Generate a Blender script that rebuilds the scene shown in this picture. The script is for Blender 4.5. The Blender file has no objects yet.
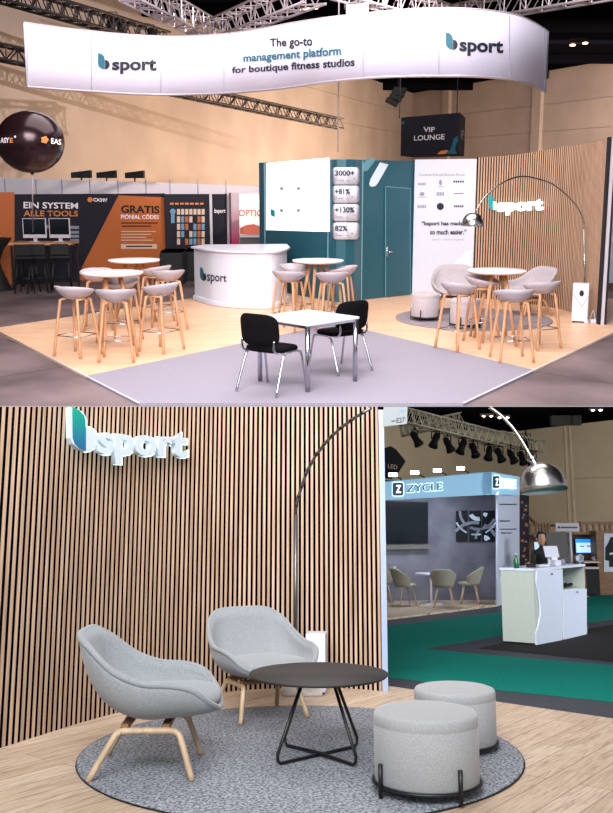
import bpy, bmesh, math, random
from mathutils import Vector, Matrix
random.seed(7)
C = bpy.context.scene
COL = C.collection
PI = math.pi

# ------------------------------------------------------------------ camera, two floors of the place
FOC, CX, CY = 900.0, 306.5, 352.0
OFFS = {}
class Station:
    """Where the camera stands above one of the two floors, and how that floor is turned."""
    def __init__(s, horizon, H):
        s.t = math.atan((CY-horizon)/FOC); s.H = H
    def ray(s, px, py):
        x = (px-CX)/FOC; u = (CY-py)/FOC; c, n = math.cos(s.t), math.sin(s.t)
        return Vector((x, c+u*n, -n+u*c))
    def at(s, px, py, z=0.0):
        r = s.ray(px, py); k = (z-s.H)/r.z
        return Vector((r.x*k, r.y*k, z))
    def dep(s, px, py, Y):
        r = s.ray(px, py); k = Y/r.y
        return Vector((r.x*k, Y, s.H+r.z*k))
    def on(s, surf, px, py, off=0.0):
        """The point of a vertical surface (plan polyline) that a pixel shows."""
        r = s.ray(px, py); best = None; n_ = len(surf)-1
        if off:      # the same surface moved towards the viewer
            key = (tuple((round(p[0], 5), round(p[1], 5)) for p in surf), round(off, 5))
            if key not in OFFS:
                ns = []
                for i in range(n_):
                    ex, ey = surf[i+1][0]-surf[i][0], surf[i+1][1]-surf[i][1]; L = math.hypot(ex, ey); nx, ny = ey/L, -ex/L
                    if nx*r.x+ny*r.y > 0: nx, ny = -nx, -ny
                    ns.append((nx, ny))
                ns = [ns[0]]+ns+[ns[-1]]; out = []
                for i in range(n_+1):
                    vx, vy = ns[i][0]+ns[i+1][0], ns[i][1]+ns[i+1][1]; L = math.hypot(vx, vy); out.append((surf[i][0]+vx/L*off, surf[i][1]+vy/L*off))
                OFFS[key] = out
            surf = OFFS[key]
        for i in range(n_):
            a, b = surf[i], surf[i+1]
            ex, ey = b[0]-a[0], b[1]-a[1]
            det = -r.x*ey + r.y*ex
            if abs(det) < 1e-9: continue
            k = (-a[0]*ey + a[1]*ex)/det
            q = (r.x*a[1] - r.y*a[0])/det
            if k <= 0: continue
            tl = 1e-6; lo = -1e9 if i == 0 else -tl; hi = 1e9 if i == n_-1 else 1+tl
            if lo <= q <= hi and (best is None or k < best[0]): best = (k, ex, ey)
        k, ex, ey = best
        L = math.hypot(ex, ey); nx, ny = ey/L, -ex/L
        if nx*r.x+ny*r.y > 0: nx, ny = -nx, -ny
        s.n = Vector((nx, ny, 0))
        return Vector((r.x*k, r.y*k, s.H+r.z*k))
A = Station(185, 2.2)
B = Station(518, 1.5)
camd = bpy.data.cameras.new('camera'); cam = bpy.data.objects.new('camera', camd); COL.objects.link(cam)
camd.sensor_fit = 'HORIZONTAL'; camd.sensor_width = 36; camd.lens = FOC*36/613
camd.shift_y = -(406.5-CY)/613; camd.clip_end = 300; camd.clip_start = 0.05
cam.location = (0, 0, A.H); cam.rotation_euler = (PI/2-A.t, 0, 0)
C.camera = cam
bpy.context.view_layer.update()
MA = Matrix.Translation((0, 0, A.H)) @ Matrix.Rotation(PI/2-A.t, 4, 'X')
MBL = Matrix.Translation((0, 0, B.H)) @ Matrix.Rotation(PI/2-B.t, 4, 'X')
M2 = MA @ MBL.inverted()          # lower hall -> world

C.view_settings.view_transform = 'Standard'; C.view_settings.look = 'None'
C.view_settings.gamma = 1.0; C.view_settings.use_curve_mapping = False
C.view_settings.exposure = 0.0
w = bpy.data.worlds.new('World'); C.world = w; w.use_nodes = True
w.node_tree.nodes['Background'].inputs[0].default_value = (0.86, 0.90, 1.0, 1)
w.node_tree.nodes['Background'].inputs[1].default_value = 0.55

SC2 = []          # top-level objects of the lower hall
STATE = {'b': False}
def reg(o):
    if STATE['b'] and o.parent is None: SC2.append(o)
    return o
def area(name, loc, target, sx, sy, power, col=(1, 1, 1), spread=180):
    l = bpy.data.lights.new(name, 'AREA'); l.shape = 'RECTANGLE'; l.size = sx; l.size_y = sy; l.energy = power; l.color = col
    l.spread = math.radians(spread)
    o = bpy.data.objects.new(name, l); COL.objects.link(o)
    o.location = loc; d = Vector(target)-Vector(loc); o.rotation_euler = d.to_track_quat('-Z', 'Y').to_euler()
    return reg(o)
def spot(name, loc, target, power, angle, col=(1, 1, 1), r=0.1, blend=0.6):
    l = bpy.data.lights.new(name, 'SPOT'); l.energy = power; l.color = col; l.spot_size = math.radians(angle); l.spot_blend = blend; l.shadow_soft_size = r
    o = bpy.data.objects.new(name, l); COL.objects.link(o)
    o.location = loc; d = Vector(target)-Vector(loc); o.rotation_euler = d.to_track_quat('-Z', 'Y').to_euler()
    return reg(o)

# upper hall: overhead rigs above the stand (out of frame)
area('rig_light', (0, 13, 7.0), (0, 13.5, 0), 8, 6, 880, (1.0, 0.93, 0.92))
area('rig_light', (-1.0, 3.5, 6.5), (0, 14, 0.5), 6, 3, 640, (1.0, 0.93, 0.94), 110)
area('hall_wash_light', (4.2, 36.6, 1.6), (-1.5, 39, 3.2), 24, .8, 2300, (1.0, 0.72, 0.46))
spot('truss_key_light', (5, 14, 7.8), (-6, 30, 4.2), 9000, 50, (1.0, 0.88, 0.82), .05, .8)
area('hall_wash_light', (22, 36, 2.4), (20, 56, 3.0), 26, 1.2, 6500, (1.0, 0.78, 0.55))
area('hall_fill_light', (9, 38, 8.0), (9, 42, 1), 14, 16, 3000, (0.92, 0.88, 1.0))
# lower hall
STATE['b'] = True
area('hall_light', (-0.6, 0.4, 4.0), (0.2, 12, 0.8), 5, 2.0, 330, (0.95, 0.97, 1.0), 120)
area('hall_light', (0.4, 5.2, 5.6), (0.2, 5.8, 0), 3.5, 2.2, 50, (1.0, 0.98, 0.96))
area('hall_light', (9.5, 11, 2.5), (2.5, 17, .9), 4.5, 2.0, 230, (0.90, 0.94, 1.0), 120)  # unseen light added far right to brighten the side wall and counter
STATE['b'] = False

# ------------------------------------------------------------------ materials
def lin(c):
    out = []
    for v in c:
        v /= 255.0
        out.append(v/12.92 if v <= 0.04045 else ((v+0.055)/1.055)**2.4)
    return tuple(out)+(1.0,)
def base_mat(name):
    m = bpy.data.materials.new(name); m.use_nodes = True
    return m, m.node_tree, m.node_tree.nodes['Principled BSDF']
def mix_noise(nt, bs, c0, c1, scale, coords='Object', stretch=(1, 1, 1), detail=4, bump=0.0, bdist=0.01):
    N, L = nt.nodes, nt.links
    tc = N.new('ShaderNodeTexCoord'); mp = N.new('ShaderNodeMapping'); mp.inputs['Scale'].default_value = stretch
    no = N.new('ShaderNodeTexNoise'); no.inputs['Scale'].default_value = scale; no.inputs['Detail'].default_value = detail
    mx = N.new('ShaderNodeMix'); mx.data_type = 'RGBA'; mx.inputs[6].default_value = lin(c0); mx.inputs[7].default_value = lin(c1)
    rp = N.new('ShaderNodeMapRange'); rp.inputs[1].default_value = .32; rp.inputs[2].default_value = .68
    L.new(tc.outputs[coords], mp.inputs[0]); L.new(mp.outputs[0], no.inputs[0]); L.new(no.outputs[0], rp.inputs[0])
    L.new(rp.outputs[0], mx.inputs[0]); L.new(mx.outputs[2], bs.inputs['Base Color'])
    if bump:
        b = N.new('ShaderNodeBump'); b.inputs['Strength'].default_value = bump; b.inputs['Distance'].default_value = bdist
        L.new(no.outputs[0], b.inputs['Height']); L.new(b.outputs[0], bs.inputs['Normal'])
    return mp, no, mx
def plain(name, c, rough=.5, metal=0.0, var=6, scale=30, spec=None):
    m, nt, bs = base_mat(name)
    hi = tuple(min(255, v+var) for v in c); lo = tuple(max(0, v-var) for v in c)
    mix_noise(nt, bs, lo, hi, scale)
    bs.inputs['Roughness'].default_value = rough; bs.inputs['Metallic'].default_value = metal
    if spec is not None: bs.inputs['Specular IOR Level'].default_value = spec
    return m
def noisy(name, c0, c1, scale, rough=.8, bump=.3, stretch=(1, 1, 1), bdist=.004, metal=0, detail=5):
    m, nt, bs = base_mat(name); mix_noise(nt, bs, c0, c1, scale, stretch=stretch, bump=bump, bdist=bdist, detail=detail)
    bs.inputs['Roughness'].default_value = rough; bs.inputs['Metallic'].default_value = metal
    if rough > .85: bs.inputs['Specular IOR Level'].default_value = .15
    return m
def emit(name, c, strength, var=0):
    m, nt, bs = base_mat(name)
    bs.inputs['Base Color'].default_value = lin(c); bs.inputs['Emission Color'].default_value = lin(c); bs.inputs['Emission Strength'].default_value = strength
    return m
def planks(name, c0, c1, c2, gap, ang, length=1.3, width=.15, rough=.45, streak=1.0):
    m, nt, bs = base_mat(name); N, L = nt.nodes, nt.links
    tc = N.new('ShaderNodeTexCoord'); mp = N.new('ShaderNodeMapping'); mp.inputs['Rotation'].default_value = (0, 0, ang)
    br = N.new('ShaderNodeTexBrick'); br.inputs['Scale'].default_value = 1.0
    br.inputs['Brick Width'].default_value = length; br.inputs['Row Height'].default_value = width
    br.inputs['Mortar Size'].default_value = .003; br.inputs['Mortar Smooth'].default_value = .3
    br.inputs['Color1'].default_value = lin(c0); br.inputs['Color2'].default_value = lin(c1); br.inputs['Mortar'].default_value = lin(gap)
    m2 = N.new('ShaderNodeMapping'); m2.inputs['Scale'].default_value = (1.1, 13, 1)
    no = N.new('ShaderNodeTexNoise'); no.inputs['Scale'].default_value = 2.4; no.inputs['Detail'].default_value = 11; no.inputs['Roughness'].default_value = .62; no.inputs['Distortion'].default_value = 1.6
    rp = N.new('ShaderNodeMapRange'); rp.inputs[1].default_value = .44; rp.inputs[2].default_value = .74; rp.inputs[4].default_value = streak
    mx = N.new('ShaderNodeMix'); mx.data_type = 'RGBA'; mx.inputs[7].default_value = lin(c2)
    L.new(tc.outputs['Object'], mp.inputs[0]); L.new(mp.outputs[0], br.inputs[0]); L.new(mp.outputs[0], m2.inputs[0]); L.new(m2.outputs[0], no.inputs[0])
    L.new(no.outputs[0], rp.inputs[0]); L.new(rp.outputs[0], mx.inputs[0]); L.new(br.outputs[0], mx.inputs[6]); L.new(mx.outputs[2], bs.inputs['Base Color'])
    bs.inputs['Roughness'].default_value = rough
    return m
def fabric(name, c0, c1, scale=180, bump=.4):
    m, nt, bs = base_mat(name); mix_noise(nt, bs, c0, c1, scale, bump=bump, bdist=.003, detail=3)
    bs.inputs['Roughness'].default_value = .95; bs.inputs['Specular IOR Level'].default_value = .1
    bs.inputs['Sheen Weight'].default_value = .25
    return m
def concrete_joints(name, c0, c1, cj, size, ang, rough):
    m, nt, bs = base_mat(name); N, L = nt.nodes, nt.links
    tc = N.new('ShaderNodeTexCoord'); mp = N.new('ShaderNodeMapping'); mp.inputs['Rotation'].default_value = (0, 0, ang)
    no = N.new('ShaderNodeTexNoise'); no.inputs['Scale'].default_value = .8; no.inputs['Detail'].default_value = 9
    rp = N.new('ShaderNodeMapRange'); rp.inputs[1].default_value = .35; rp.inputs[2].default_value = .65
    mx = N.new('ShaderNodeMix'); mx.data_type = 'RGBA'; mx.inputs[6].default_value = lin(c0); mx.inputs[7].default_value = lin(c1)
    br = N.new('ShaderNodeTexBrick'); br.offset = 0; br.inputs['Scale'].default_value = 1; br.inputs['Brick Width'].default_value = size; br.inputs['Row Height'].default_value = size
    br.inputs['Mortar Size'].default_value = .012
    L.new(tc.outputs['Object'], mp.inputs[0]); L.new(mp.outputs[0], br.inputs[0]); L.new(mp.outputs[0], no.inputs[0]); L.new(no.outputs[0], rp.inputs[0]); L.new(rp.outputs[0], mx.inputs[0])
    m3 = N.new('ShaderNodeMix'); m3.data_type = 'RGBA'; m3.inputs[7].default_value = lin(cj)
    L.new(mx.outputs[2], m3.inputs[6]); L.new(br.outputs[1], m3.inputs[0]); L.new(m3.outputs[2], bs.inputs['Base Color'])
    bs.inputs['Roughness'].default_value = rough
    return m
M = {}
M['concrete'] = concrete_joints('polished_concrete', (84, 71, 74), (128, 110, 112), (44, 36, 40), 3.2, .75, .5)
M['ceilingA'] = plain('black_ceiling', (9, 9, 14), .95, var=2, spec=0.0)
M['hallwall'] = noisy('hall_plaster', (150, 134, 126), (164, 148, 138), .5, .85, .05)
M['platform'] = planks('oak_laminate', (240, 200, 166), (230, 188, 154), (198, 148, 112), (160, 116, 88), .04, 1.3, .13, .42, 1.0)
M['platformB'] = planks('oak_planks', (204, 184, 162), (186, 164, 140), (128, 102, 80), (108, 88, 72), -.916, 1.5, .19, .5, .9)
M['carpet'] = noisy('grey_lilac_carpet', (136, 130, 142), (150, 144, 156), 60, .95, .2)
M['edge'] = plain('platform_trim', (190, 186, 192), .4)
M['teal'] = plain('teal_laminate', (30, 84, 98), .32, var=3)
M['teal_l'] = plain('teal_light_joint', (96, 146, 158), .4)
M['white'] = plain('white_lacquer', (206, 209, 222), .35, var=2)
M['fabricwhite'] = plain('banner_cloth', (206, 202, 220), .8, var=2)
M['print'] = plain('dark_navy_print', (12, 18, 36), .6, var=2)
M['tealprint'] = plain('teal_print', (14, 94, 110), .5, var=3)
M['tealleaf'] = plain('teal_leaf', (0, 160, 156), .5, var=3)
M['greyprint'] = plain('grey_print', (132, 136, 150), .6, var=2)
M['softprint'] = plain('pale_blue_print', (206, 222, 236), .6, var=2)
M['slat'] = noisy('oak_slat', (172, 136, 110), (206, 170, 142), 3.0, .6, .1, (14, 14, .5))
M['slatB'] = noisy('oak_slat_light', (148, 120, 98), (192, 164, 138), 3.0, .6, .1, (14, 14, .5))
M['felt'] = plain('black_felt', (7, 6, 7), .95, var=2, spec=0.0)
M['feltA'] = plain('dark_brown_felt', (40, 26, 20), .95, var=3, spec=0.0)
M['oak'] = noisy('oak_leg', (176, 126, 90), (200, 152, 112), 6, .5, .05, (4, 4, .6))
M['oakB'] = noisy('pale_oak_leg', (168, 144, 114), (192, 168, 138), 6, .5, .05, (4, 4, .6))
M['shell'] = plain('grey_shell', (168, 159, 166), .5, var=2)
M['tabletop'] = plain('white_top', (232, 222, 222), .4, var=2)
M['chrome'] = plain('chrome', (190, 190, 200), .2, 1.0, var=3)
M['darkmetal'] = plain('black_metal', (22, 22, 25), .4, .3, var=2)
M['blackfab'] = fabric('black_fabric', (6, 5, 7), (14, 12, 15), 150, .3); M['blackfab'].node_tree.nodes['Principled BSDF'].inputs['Sheen Weight'].default_value = 0
M['lounge'] = fabric('pale_grey_wool', (110, 115, 118), (146, 151, 153), 220, .5)
M['loungeA'] = fabric('grey_wool', (160, 150, 154), (186, 176, 180), 90, .3)
M['ott'] = fabric('stone_weave', (130, 131, 132), (160, 161, 162), 230, .5)
M['rug'] = noisy('heather_rug', (66, 70, 77), (166, 170, 176), 60, .95, 1.0, bdist=.01, detail=3)
M['rugA'] = noisy('heather_rug_far', (122, 112, 118), (150, 140, 146), 40, .95, .3)
M['blacktop'] = plain('graphite_top', (40, 38, 36), .6, var=2)
M['balloon'] = plain('bronze_black_vinyl', (42, 24, 28), .22, .55, var=2)
M['orange'] = plain('orange_print', (176, 92, 36), .6, var=3)
M['orangetxt'] = plain('orange_lettering', (210, 122, 56), .6, var=2)
M['navy'] = plain('navy_board', (14, 12, 28), .8, var=2)
M['whitetxt'] = plain('white_lettering', (236, 226, 230), .6, var=2)
M['sand'] = plain('sand_print', (206, 180, 160), .6, var=3)
M['bluepr'] = plain('blue_print', (96, 140, 172), .6, var=3)
M['magenta'] = plain('magenta_print', (178, 30, 96), .5, var=3)
M['pinkpr'] = plain('coral_print', (240, 120, 90), .5, var=3)
M['truss'] = plain('aluminium_truss', (176, 164, 172), .35, .3, var=4)
M['trussB'] = plain('warm_lit_aluminium', (228, 216, 186), .4, .1, var=4)  # warm light falling on the truss is put into this colour
M['trussdark'] = plain('black_truss', (44, 36, 40), .5, .3, var=4)
M['whiteframe'] = plain('grey_white_panel', (196, 188, 196), .5, var=2)
M['white_emit'] = emit('lit_lettering', (250, 252, 255), 1.5)
M['halo'] = emit('led_halo', (220, 248, 255), 1.15)
M['screenA'] = emit('lit_screen', (252, 252, 255), 1.35)
M['lampemit'] = emit('lamp_glow', (255, 250, 244), 12)
M['warmemit'] = emit('warm_lamp_glow', (255, 200, 150), 6)
M['greenemit'] = emit('exit_green', (60, 210, 150), 1.5)
M['posterlit'] = emit('backlit_poster', (246, 214, 206), .9)
M['steel'] = plain('brushed_steel', (172, 170, 168), .27, 1.0, var=10, scale=40)
M['polegrey'] = plain('grey_steel_tube', (96, 96, 98), .38, .85, var=3)
M['plate'] = plain('number_plate', (128, 136, 140), .6, var=1)
M['marble'] = noisy('white_marble', (214, 212, 208), (170, 166, 162), 6, .3, 0, (1, 1, 2.5), detail=8)
# lower hall
M['hallfloorB'] = plain('charcoal_floor', (50, 53, 62), .7, var=5, scale=20)
M['green'] = noisy('green_carpet', (0, 104, 92), (0, 120, 106), 30, .95, .1)
M['blackcarpet'] = noisy('black_carpet', (30, 28, 30), (42, 40, 42), 60, .95, .1)
M['hallwallB'] = noisy('hall_render', (142, 134, 118), (154, 146, 130), .5, .85, .05)
M['booth'] = noisy('grey_render', (84, 84, 98), (116, 116, 128), 2.2, .7, .05, detail=8)
M['fascia'] = emit('lit_fascia', (134, 176, 202), .42)
M['panelB'] = plain('pale_blue_panel', (190, 196, 212), .5, var=2)
M['post'] = plain('blue_white_post', (150, 164, 192), .45, var=2)
M['greige'] = plain('greige_upholstery', (150, 146, 130), .8, var=5)
M['sage'] = plain('sage_side', (178, 188, 178), .5, var=2)
M['bluewhite'] = plain('cool_white_front', (208, 218, 234), .4, var=2)
M['brownwood'] = noisy('brown_timber', (112, 78, 48), (136, 98, 62), 3, .6, .05, (1, 1, 8))
M['bluescreen'] = emit('blue_screen', (30, 140, 235), 1.0)
M['paleblue'] = emit('pale_screen_text', (190, 226, 250), 1.0)
M['tvblack'] = plain('tv_glass', (8, 16, 24), .12, var=1)
M['greyboard'] = plain('grey_board', (96, 94, 88), .7, var=2)
M['skin'] = plain('skin', (186, 140, 112), .6, var=3)
M['black'] = plain('black_plastic', (10, 10, 13), .75, var=2)
M['bottle'] = plain('green_glass_bottle', (16, 96, 56), .15, var=2)
M['zlogo'] = plain('dark_blue_plate', (10, 44, 74), .4, var=2)
M['lensblue'] = emit('cool_spot_lens', (120, 150, 240), 1.2)
M['exhib'] = plain('pale_booth_fascia', (196, 188, 196), .6, var=2)

# teal-to-blue leaf (a printed colour blend on the sign face)
def leaf_blend(name, c0, c1, z0, z1):
    m, nt, bs = base_mat(name); N, L = nt.nodes, nt.links
    tc = N.new('ShaderNodeTexCoord'); sx = N.new('ShaderNodeSeparateXYZ'); rp = N.new('ShaderNodeMapRange'); rp.inputs[1].default_value = z0; rp.inputs[2].default_value = z1
    mx = N.new('ShaderNodeMix'); mx.data_type = 'RGBA'; mx.inputs[6].default_value = lin(c0); mx.inputs[7].default_value = lin(c1)
    L.new(tc.outputs['Object'], sx.inputs[0]); L.new(sx.outputs[2], rp.inputs[0]); L.new(rp.outputs[0], mx.inputs[0]); L.new(mx.outputs[2], bs.inputs['Base Color'])
    bs.inputs['Roughness'].default_value = .5
    return m

# ------------------------------------------------------------------ mesh helpers
def tag(o, label=None, cat=None, group=None, kind=None):
    if label: o['label'] = label
    if cat: o['category'] = cat
    if group: o['group'] = group
    if kind: o['kind'] = kind
    return o
def thing(name, label, cat, loc=(0, 0, 0), rz=0.0, group=None):
    o = bpy.data.objects.new(name, None); COL.objects.link(o); o.location = loc; o.rotation_euler = (0, 0, rz)
    o.empty_display_size = .1
    tag(o, label, cat, group); return reg(o)
def copy_tree(o, parent=None):
    c = o.copy(); COL.objects.link(c); c.parent = parent
    for ch in o.children: copy_tree(ch, c)
    return reg(c)
def put(o, loc, rz=0, label=None, group=None, s=None):
    o.location = loc; o.rotation_euler = (0, 0, rz)
    if s: o.scale = (s, s, s) if not isinstance(s, tuple) else s
    if label: o['label'] = label
    if group: o['group'] = group
    return o
class Mesh:
    def __init__(s): s.v = []; s.f = []; s.sm = []
    def add(s, vs, fs, smooth=False, mx=None):
        b = len(s.v)
        s.v += [tuple(mx @ Vector(p)) if mx else tuple(p) for p in vs]
        s.f += [tuple(b+i for i in f) for f in fs]; s.sm += [smooth]*len(fs); return s
    def box(s, c, d, rz=0, mx=None):
        x, y, z = d[0]/2, d[1]/2, d[2]/2
        vs = [(i*x, j*y, k*z) for k in (-1, 1) for j in (-1, 1) for i in (-1, 1)]
        m = Matrix.Translation(c) @ Matrix.Rotation(rz, 4, 'Z')
        if mx: m = mx @ m
        return s.add(vs, [(0, 2, 3, 1), (4, 5, 7, 6), (0, 1, 5, 4), (1, 3, 7, 5), (3, 2, 6, 7), (2, 0, 4, 6)], False, m)
    def prism(s, pts, z0, z1):
        """Plan polygon raised from z0 to z1 (numbers, or functions of the point)."""
        n = len(pts); f0 = z0 if callable(z0) else (lambda p: z0); f1 = z1 if callable(z1) else (lambda p: z1)
        ar = sum(pts[i][0]*pts[(i+1) % n][1]-pts[(i+1) % n][0]*pts[i][1] for i in range(n))
        if ar < 0: pts = list(reversed(pts))
        vs = [(p[0], p[1], f0(p)) for p in pts]+[(p[0], p[1], f1(p)) for p in pts]
        fs = [tuple(reversed(range(n))), tuple(range(n, 2*n))]+[(i, (i+1) % n, n+(i+1) % n, n+i) for i in range(n)]
        return s.add(vs, fs)
    def cyl(s, p0, p1, r0, r1=None, n=12, caps=True):
        p0, p1 = Vector(p0), Vector(p1); r1 = r0 if r1 is None else r1
        q = (p1-p0).to_track_quat('Z', 'Y'); vs = []
        for p, r in ((p0, r0), (p1, r1)):
            vs += [p+q @ Vector((r*math.cos(2*PI*i/n), r*math.sin(2*PI*i/n), 0)) for i in range(n)]
        s.add(vs, [(i, (i+1) % n, n+(i+1) % n, n+i) for i in range(n)], n > 5)
        if caps: s.add(vs, [tuple(reversed(range(n))), tuple(range(n, 2*n))])
        return s
    def tube(s, pts, r, n=8, closed=False, flat=1.0):
        pts = [Vector(p) for p in pts]; m = len(pts); vs = []; up = None
        for i, p in enumerate(pts):
            a = pts[(i-1) % m] if (i > 0 or closed) else p; b = pts[(i+1) % m] if (i < m-1 or closed) else p
            t = (b-a).normalized()
            if up is None:
                up = Vector((0, 0, 1)) if abs(t.z) < .9 else Vector((0, 1, 0))
            u = (up-t*up.dot(t)).normalized(); up = u; w_ = t.cross(u)
            rr = r[i] if isinstance(r, (list, tuple)) else r
            vs += [p+u*rr*math.cos(2*PI*k/n)+w_*rr*flat*math.sin(2*PI*k/n) for k in range(n)]
        fs = []
        for i in range(m if closed else m-1):
            j = (i+1) % m
            fs += [(i*n+k, i*n+(k+1) % n, j*n+(k+1) % n, j*n+k) for k in range(n)]
        s.add(vs, fs, n > 4)
        if not closed: s.add(vs, [tuple(reversed(range(n))), tuple(range((m-1)*n, m*n))])
        return s
    def lathe(s, prof, n=32, c=(0, 0, 0), sx=1, sy=1):
        vs = []
        for r, z in prof: vs += [(c[0]+r*sx*math.cos(2*PI*i/n), c[1]+r*sy*math.sin(2*PI*i/n), c[2]+z) for i in range(n)]
        m = len(prof); fs = []
        for j in range(m-1): fs += [(j*n+i, j*n+(i+1) % n, (j+1)*n+(i+1) % n, (j+1)*n+i) for i in range(n)]
        s.add(vs, fs, True)
        if prof[0][0] > 1e-4: s.add(vs, [tuple(reversed(range(n)))])
        if prof[-1][0] > 1e-4: s.add(vs, [tuple(range((m-1)*n, m*n))])
        return s
    def grid(s, rows, smooth=True, closed=False):
        b = [p for r in rows for p in r]; n = len(rows[0]); fs = []
        for j in range(len(rows)-1):
            for i in range(n if closed else n-1):
                k = (i+1) % n; fs.append((j*n+i, j*n+k, (j+1)*n+k, (j+1)*n+i))
        return s.add(b, fs, smooth)
    def build(s, name, mat, parent=None, bevel=0, solid=0, sub=0):
        me = bpy.data.meshes.new(name); me.from_pydata(s.v, [], s.f)
        me.polygons.foreach_set('use_smooth', s.sm)
        bm = bmesh.new(); bm.from_mesh(me); bmesh.ops.remove_doubles(bm, verts=bm.verts, dist=1e-5)
        bmesh.ops.recalc_face_normals(bm, faces=bm.faces); bm.to_mesh(me); bm.free()
        me.materials.append(mat)
        o = bpy.data.objects.new(name, me); COL.objects.link(o)
        if parent is not None: o.parent = parent
        if solid:
            d = o.modifiers.new('thick', 'SOLIDIFY'); d.thickness = solid; d.offset = -1
        if sub:
            d = o.modifiers.new('sub', 'SUBSURF'); d.levels = sub; d.render_levels = sub
        if bevel:
            d = o.modifiers.new('bev', 'BEVEL'); d.width = bevel; d.segments = 2; d.limit_method = 'ANGLE'
        return reg(o)
def catmull(P, n=6):
    P = [Vector(p) for p in P]; out = []
    for i in range(len(P)-1):
        a, b, c, d = P[max(i-1, 0)], P[i], P[i+1], P[min(i+2, len(P)-1)]
        for k in range(n):
            t = k/n; out.append(.5*((2*b)+(c-a)*t+(2*a-5*b+4*c-d)*t*t+(3*b-a-3*c+d)*t**3))
    return out+[P[-1]]
# printed things that lie on a vertical surface
def quad_fn(q):
    if len(q) == 4 and not isinstance(q[0], (tuple, list)):
        x0, y0, x1, y1 = q; q = [(x0, y0), (x1, y0), (x1, y1), (x0, y1)]     # tl tr br bl
    tl, tr, br, bl = q
    def f(a, b):    # a right, b up
        tx = tl[0]+(tr[0]-tl[0])*a, tl[1]+(tr[1]-tl[1])*a
        bx = bl[0]+(br[0]-bl[0])*a, bl[1]+(br[1]-bl[1])*a
        return bx[0]+(tx[0]-bx[0])*b, bx[1]+(tx[1]-bx[1])*b
    return f
def text_mesh(body, bold=0.0, extrude=0.0):
    cu = bpy.data.curves.new('t', 'FONT'); cu.body = body; cu.offset = bold; cu.extrude = extrude; cu.resolution_u = 3; cu.align_x = 'LEFT'
    o = bpy.data.objects.new('t', cu); COL.objects.link(o)
    dg = bpy.context.evaluated_depsgraph_get(); me = bpy.data.meshes.new_from_object(o.evaluated_get(dg))
    bpy.data.objects.remove(o); bpy.data.curves.remove(cu)
    return me
def lettering(st, surf, body, quad, mat, parent, bold=0.0, off=.004, depth=0.0, name='lettering'):
    """Flat or raised lettering fitted to a quadrilateral of a surface."""
    me = text_mesh(body, bold, .05 if depth else 0.0); f = quad_fn(quad)
    xs = [v.co.x for v in me.vertices]; ys = [v.co.y for v in me.vertices]
    x0, x1, y0, y1 = min(xs), max(xs), min(ys), max(ys)
    for v in me.vertices:
        px, py = f((v.co.x-x0)/(x1-x0), (v.co.y-y0)/(y1-y0))
        p = st.on(surf, px, py, off+depth); v.co = p-st.n*(depth*(.05-v.co.z)/.1 if depth else 0)
    me.materials.clear(); me.materials.append(mat)
    me.name = name; o = bpy.data.objects.new(name, me); COL.objects.link(o)
    if parent is not None:
        o.parent = parent; o.matrix_parent_inverse = Matrix.Translation(parent.location).inverted()
    return reg(o)
def poly(st, surf, pts, mat, parent, off=.003, depth=0.0, name='printed_shape'):
    """A flat (or raised) shape on a vertical surface, given by its outline."""
    n = len(pts); vs = [st.on(surf, x, y, off+depth) for x, y in pts]; m = Mesh()
    m.add(vs, [tuple(range(n))])
    if depth:
        b = [p-st.n*depth for p in vs]
        m.add(vs+b, [(i, (i+1) % n, n+(i+1) % n, n+i) for i in range(n)])
    o = m.build(name, mat, parent)
    if parent is not None: o.matrix_parent_inverse = Matrix.Translation(parent.location).inverted()
    return o
def polys(st, surf, lst, mat, parent, off=.003, name='printed_pattern'):
    m = Mesh()
    for pts in lst:
        if len(pts) == 4 and not isinstance(pts[0], (tuple, list)):
            x0, y0, x1, y1 = pts; pts = [(x0, y0), (x1, y0), (x1, y1), (x0, y1)]
        m.add([st.on(surf, x, y, off) for x, y in pts], [tuple(range(len(pts)))])
    o = m.build(name, mat, parent)
    if parent is not None: o.matrix_parent_inverse = Matrix.Translation(parent.location).inverted()
    return o
def rrect(x0, y0, x1, y1, r, n=4):
    out = []
    for cx, cy, a0 in ((x1-r, y0+r, -90), (x1-r, y1-r, 0), (x0+r, y1-r, 90), (x0+r, y0+r, 180)):
        for k in range(n+1):
            a = math.radians(a0+90*k/n); out.append((cx+r*math.cos(a), cy+r*math.sin(a)))
    return out
def circ(cx, cy, r, n=16, ry=None):
    return [(cx+r*math.cos(2*PI*k/n), cy+(ry or r)*math.sin(2*PI*k/n)) for k in range(n)]
def leaf_pts(x0, y0, x1, y1, n=6):
    """The upright leaf of the mark: square lower right, round upper right and lower left."""
    w_, h_ = x1-x0, y1-y0; out = [(x0, y0)]
    for k in range(n+1):
        a = math.radians(-90+90*k/n); out.append((x0+w_*math.cos(a), y0+h_*.38+h_*.38*math.sin(a)))
    out.append((x1, y1))
    for k in range(n+1):
        a = math.radians(90+90*k/n); out.append((x1+w_*math.cos(a), y1-h_*.38+h_*.38*math.sin(a)))
    return out
def bowl_pts(x0, y0, x1, y1, n=10):
    """Right-hand half disc of the mark."""
    out = []
    for k in range(n+1):
        a = math.radians(-90+180*k/n); out.append((x0+(x1-x0)*math.cos(a), (y0+y1)/2+(y1-y0)/2*math.sin(a)))
    return out
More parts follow.
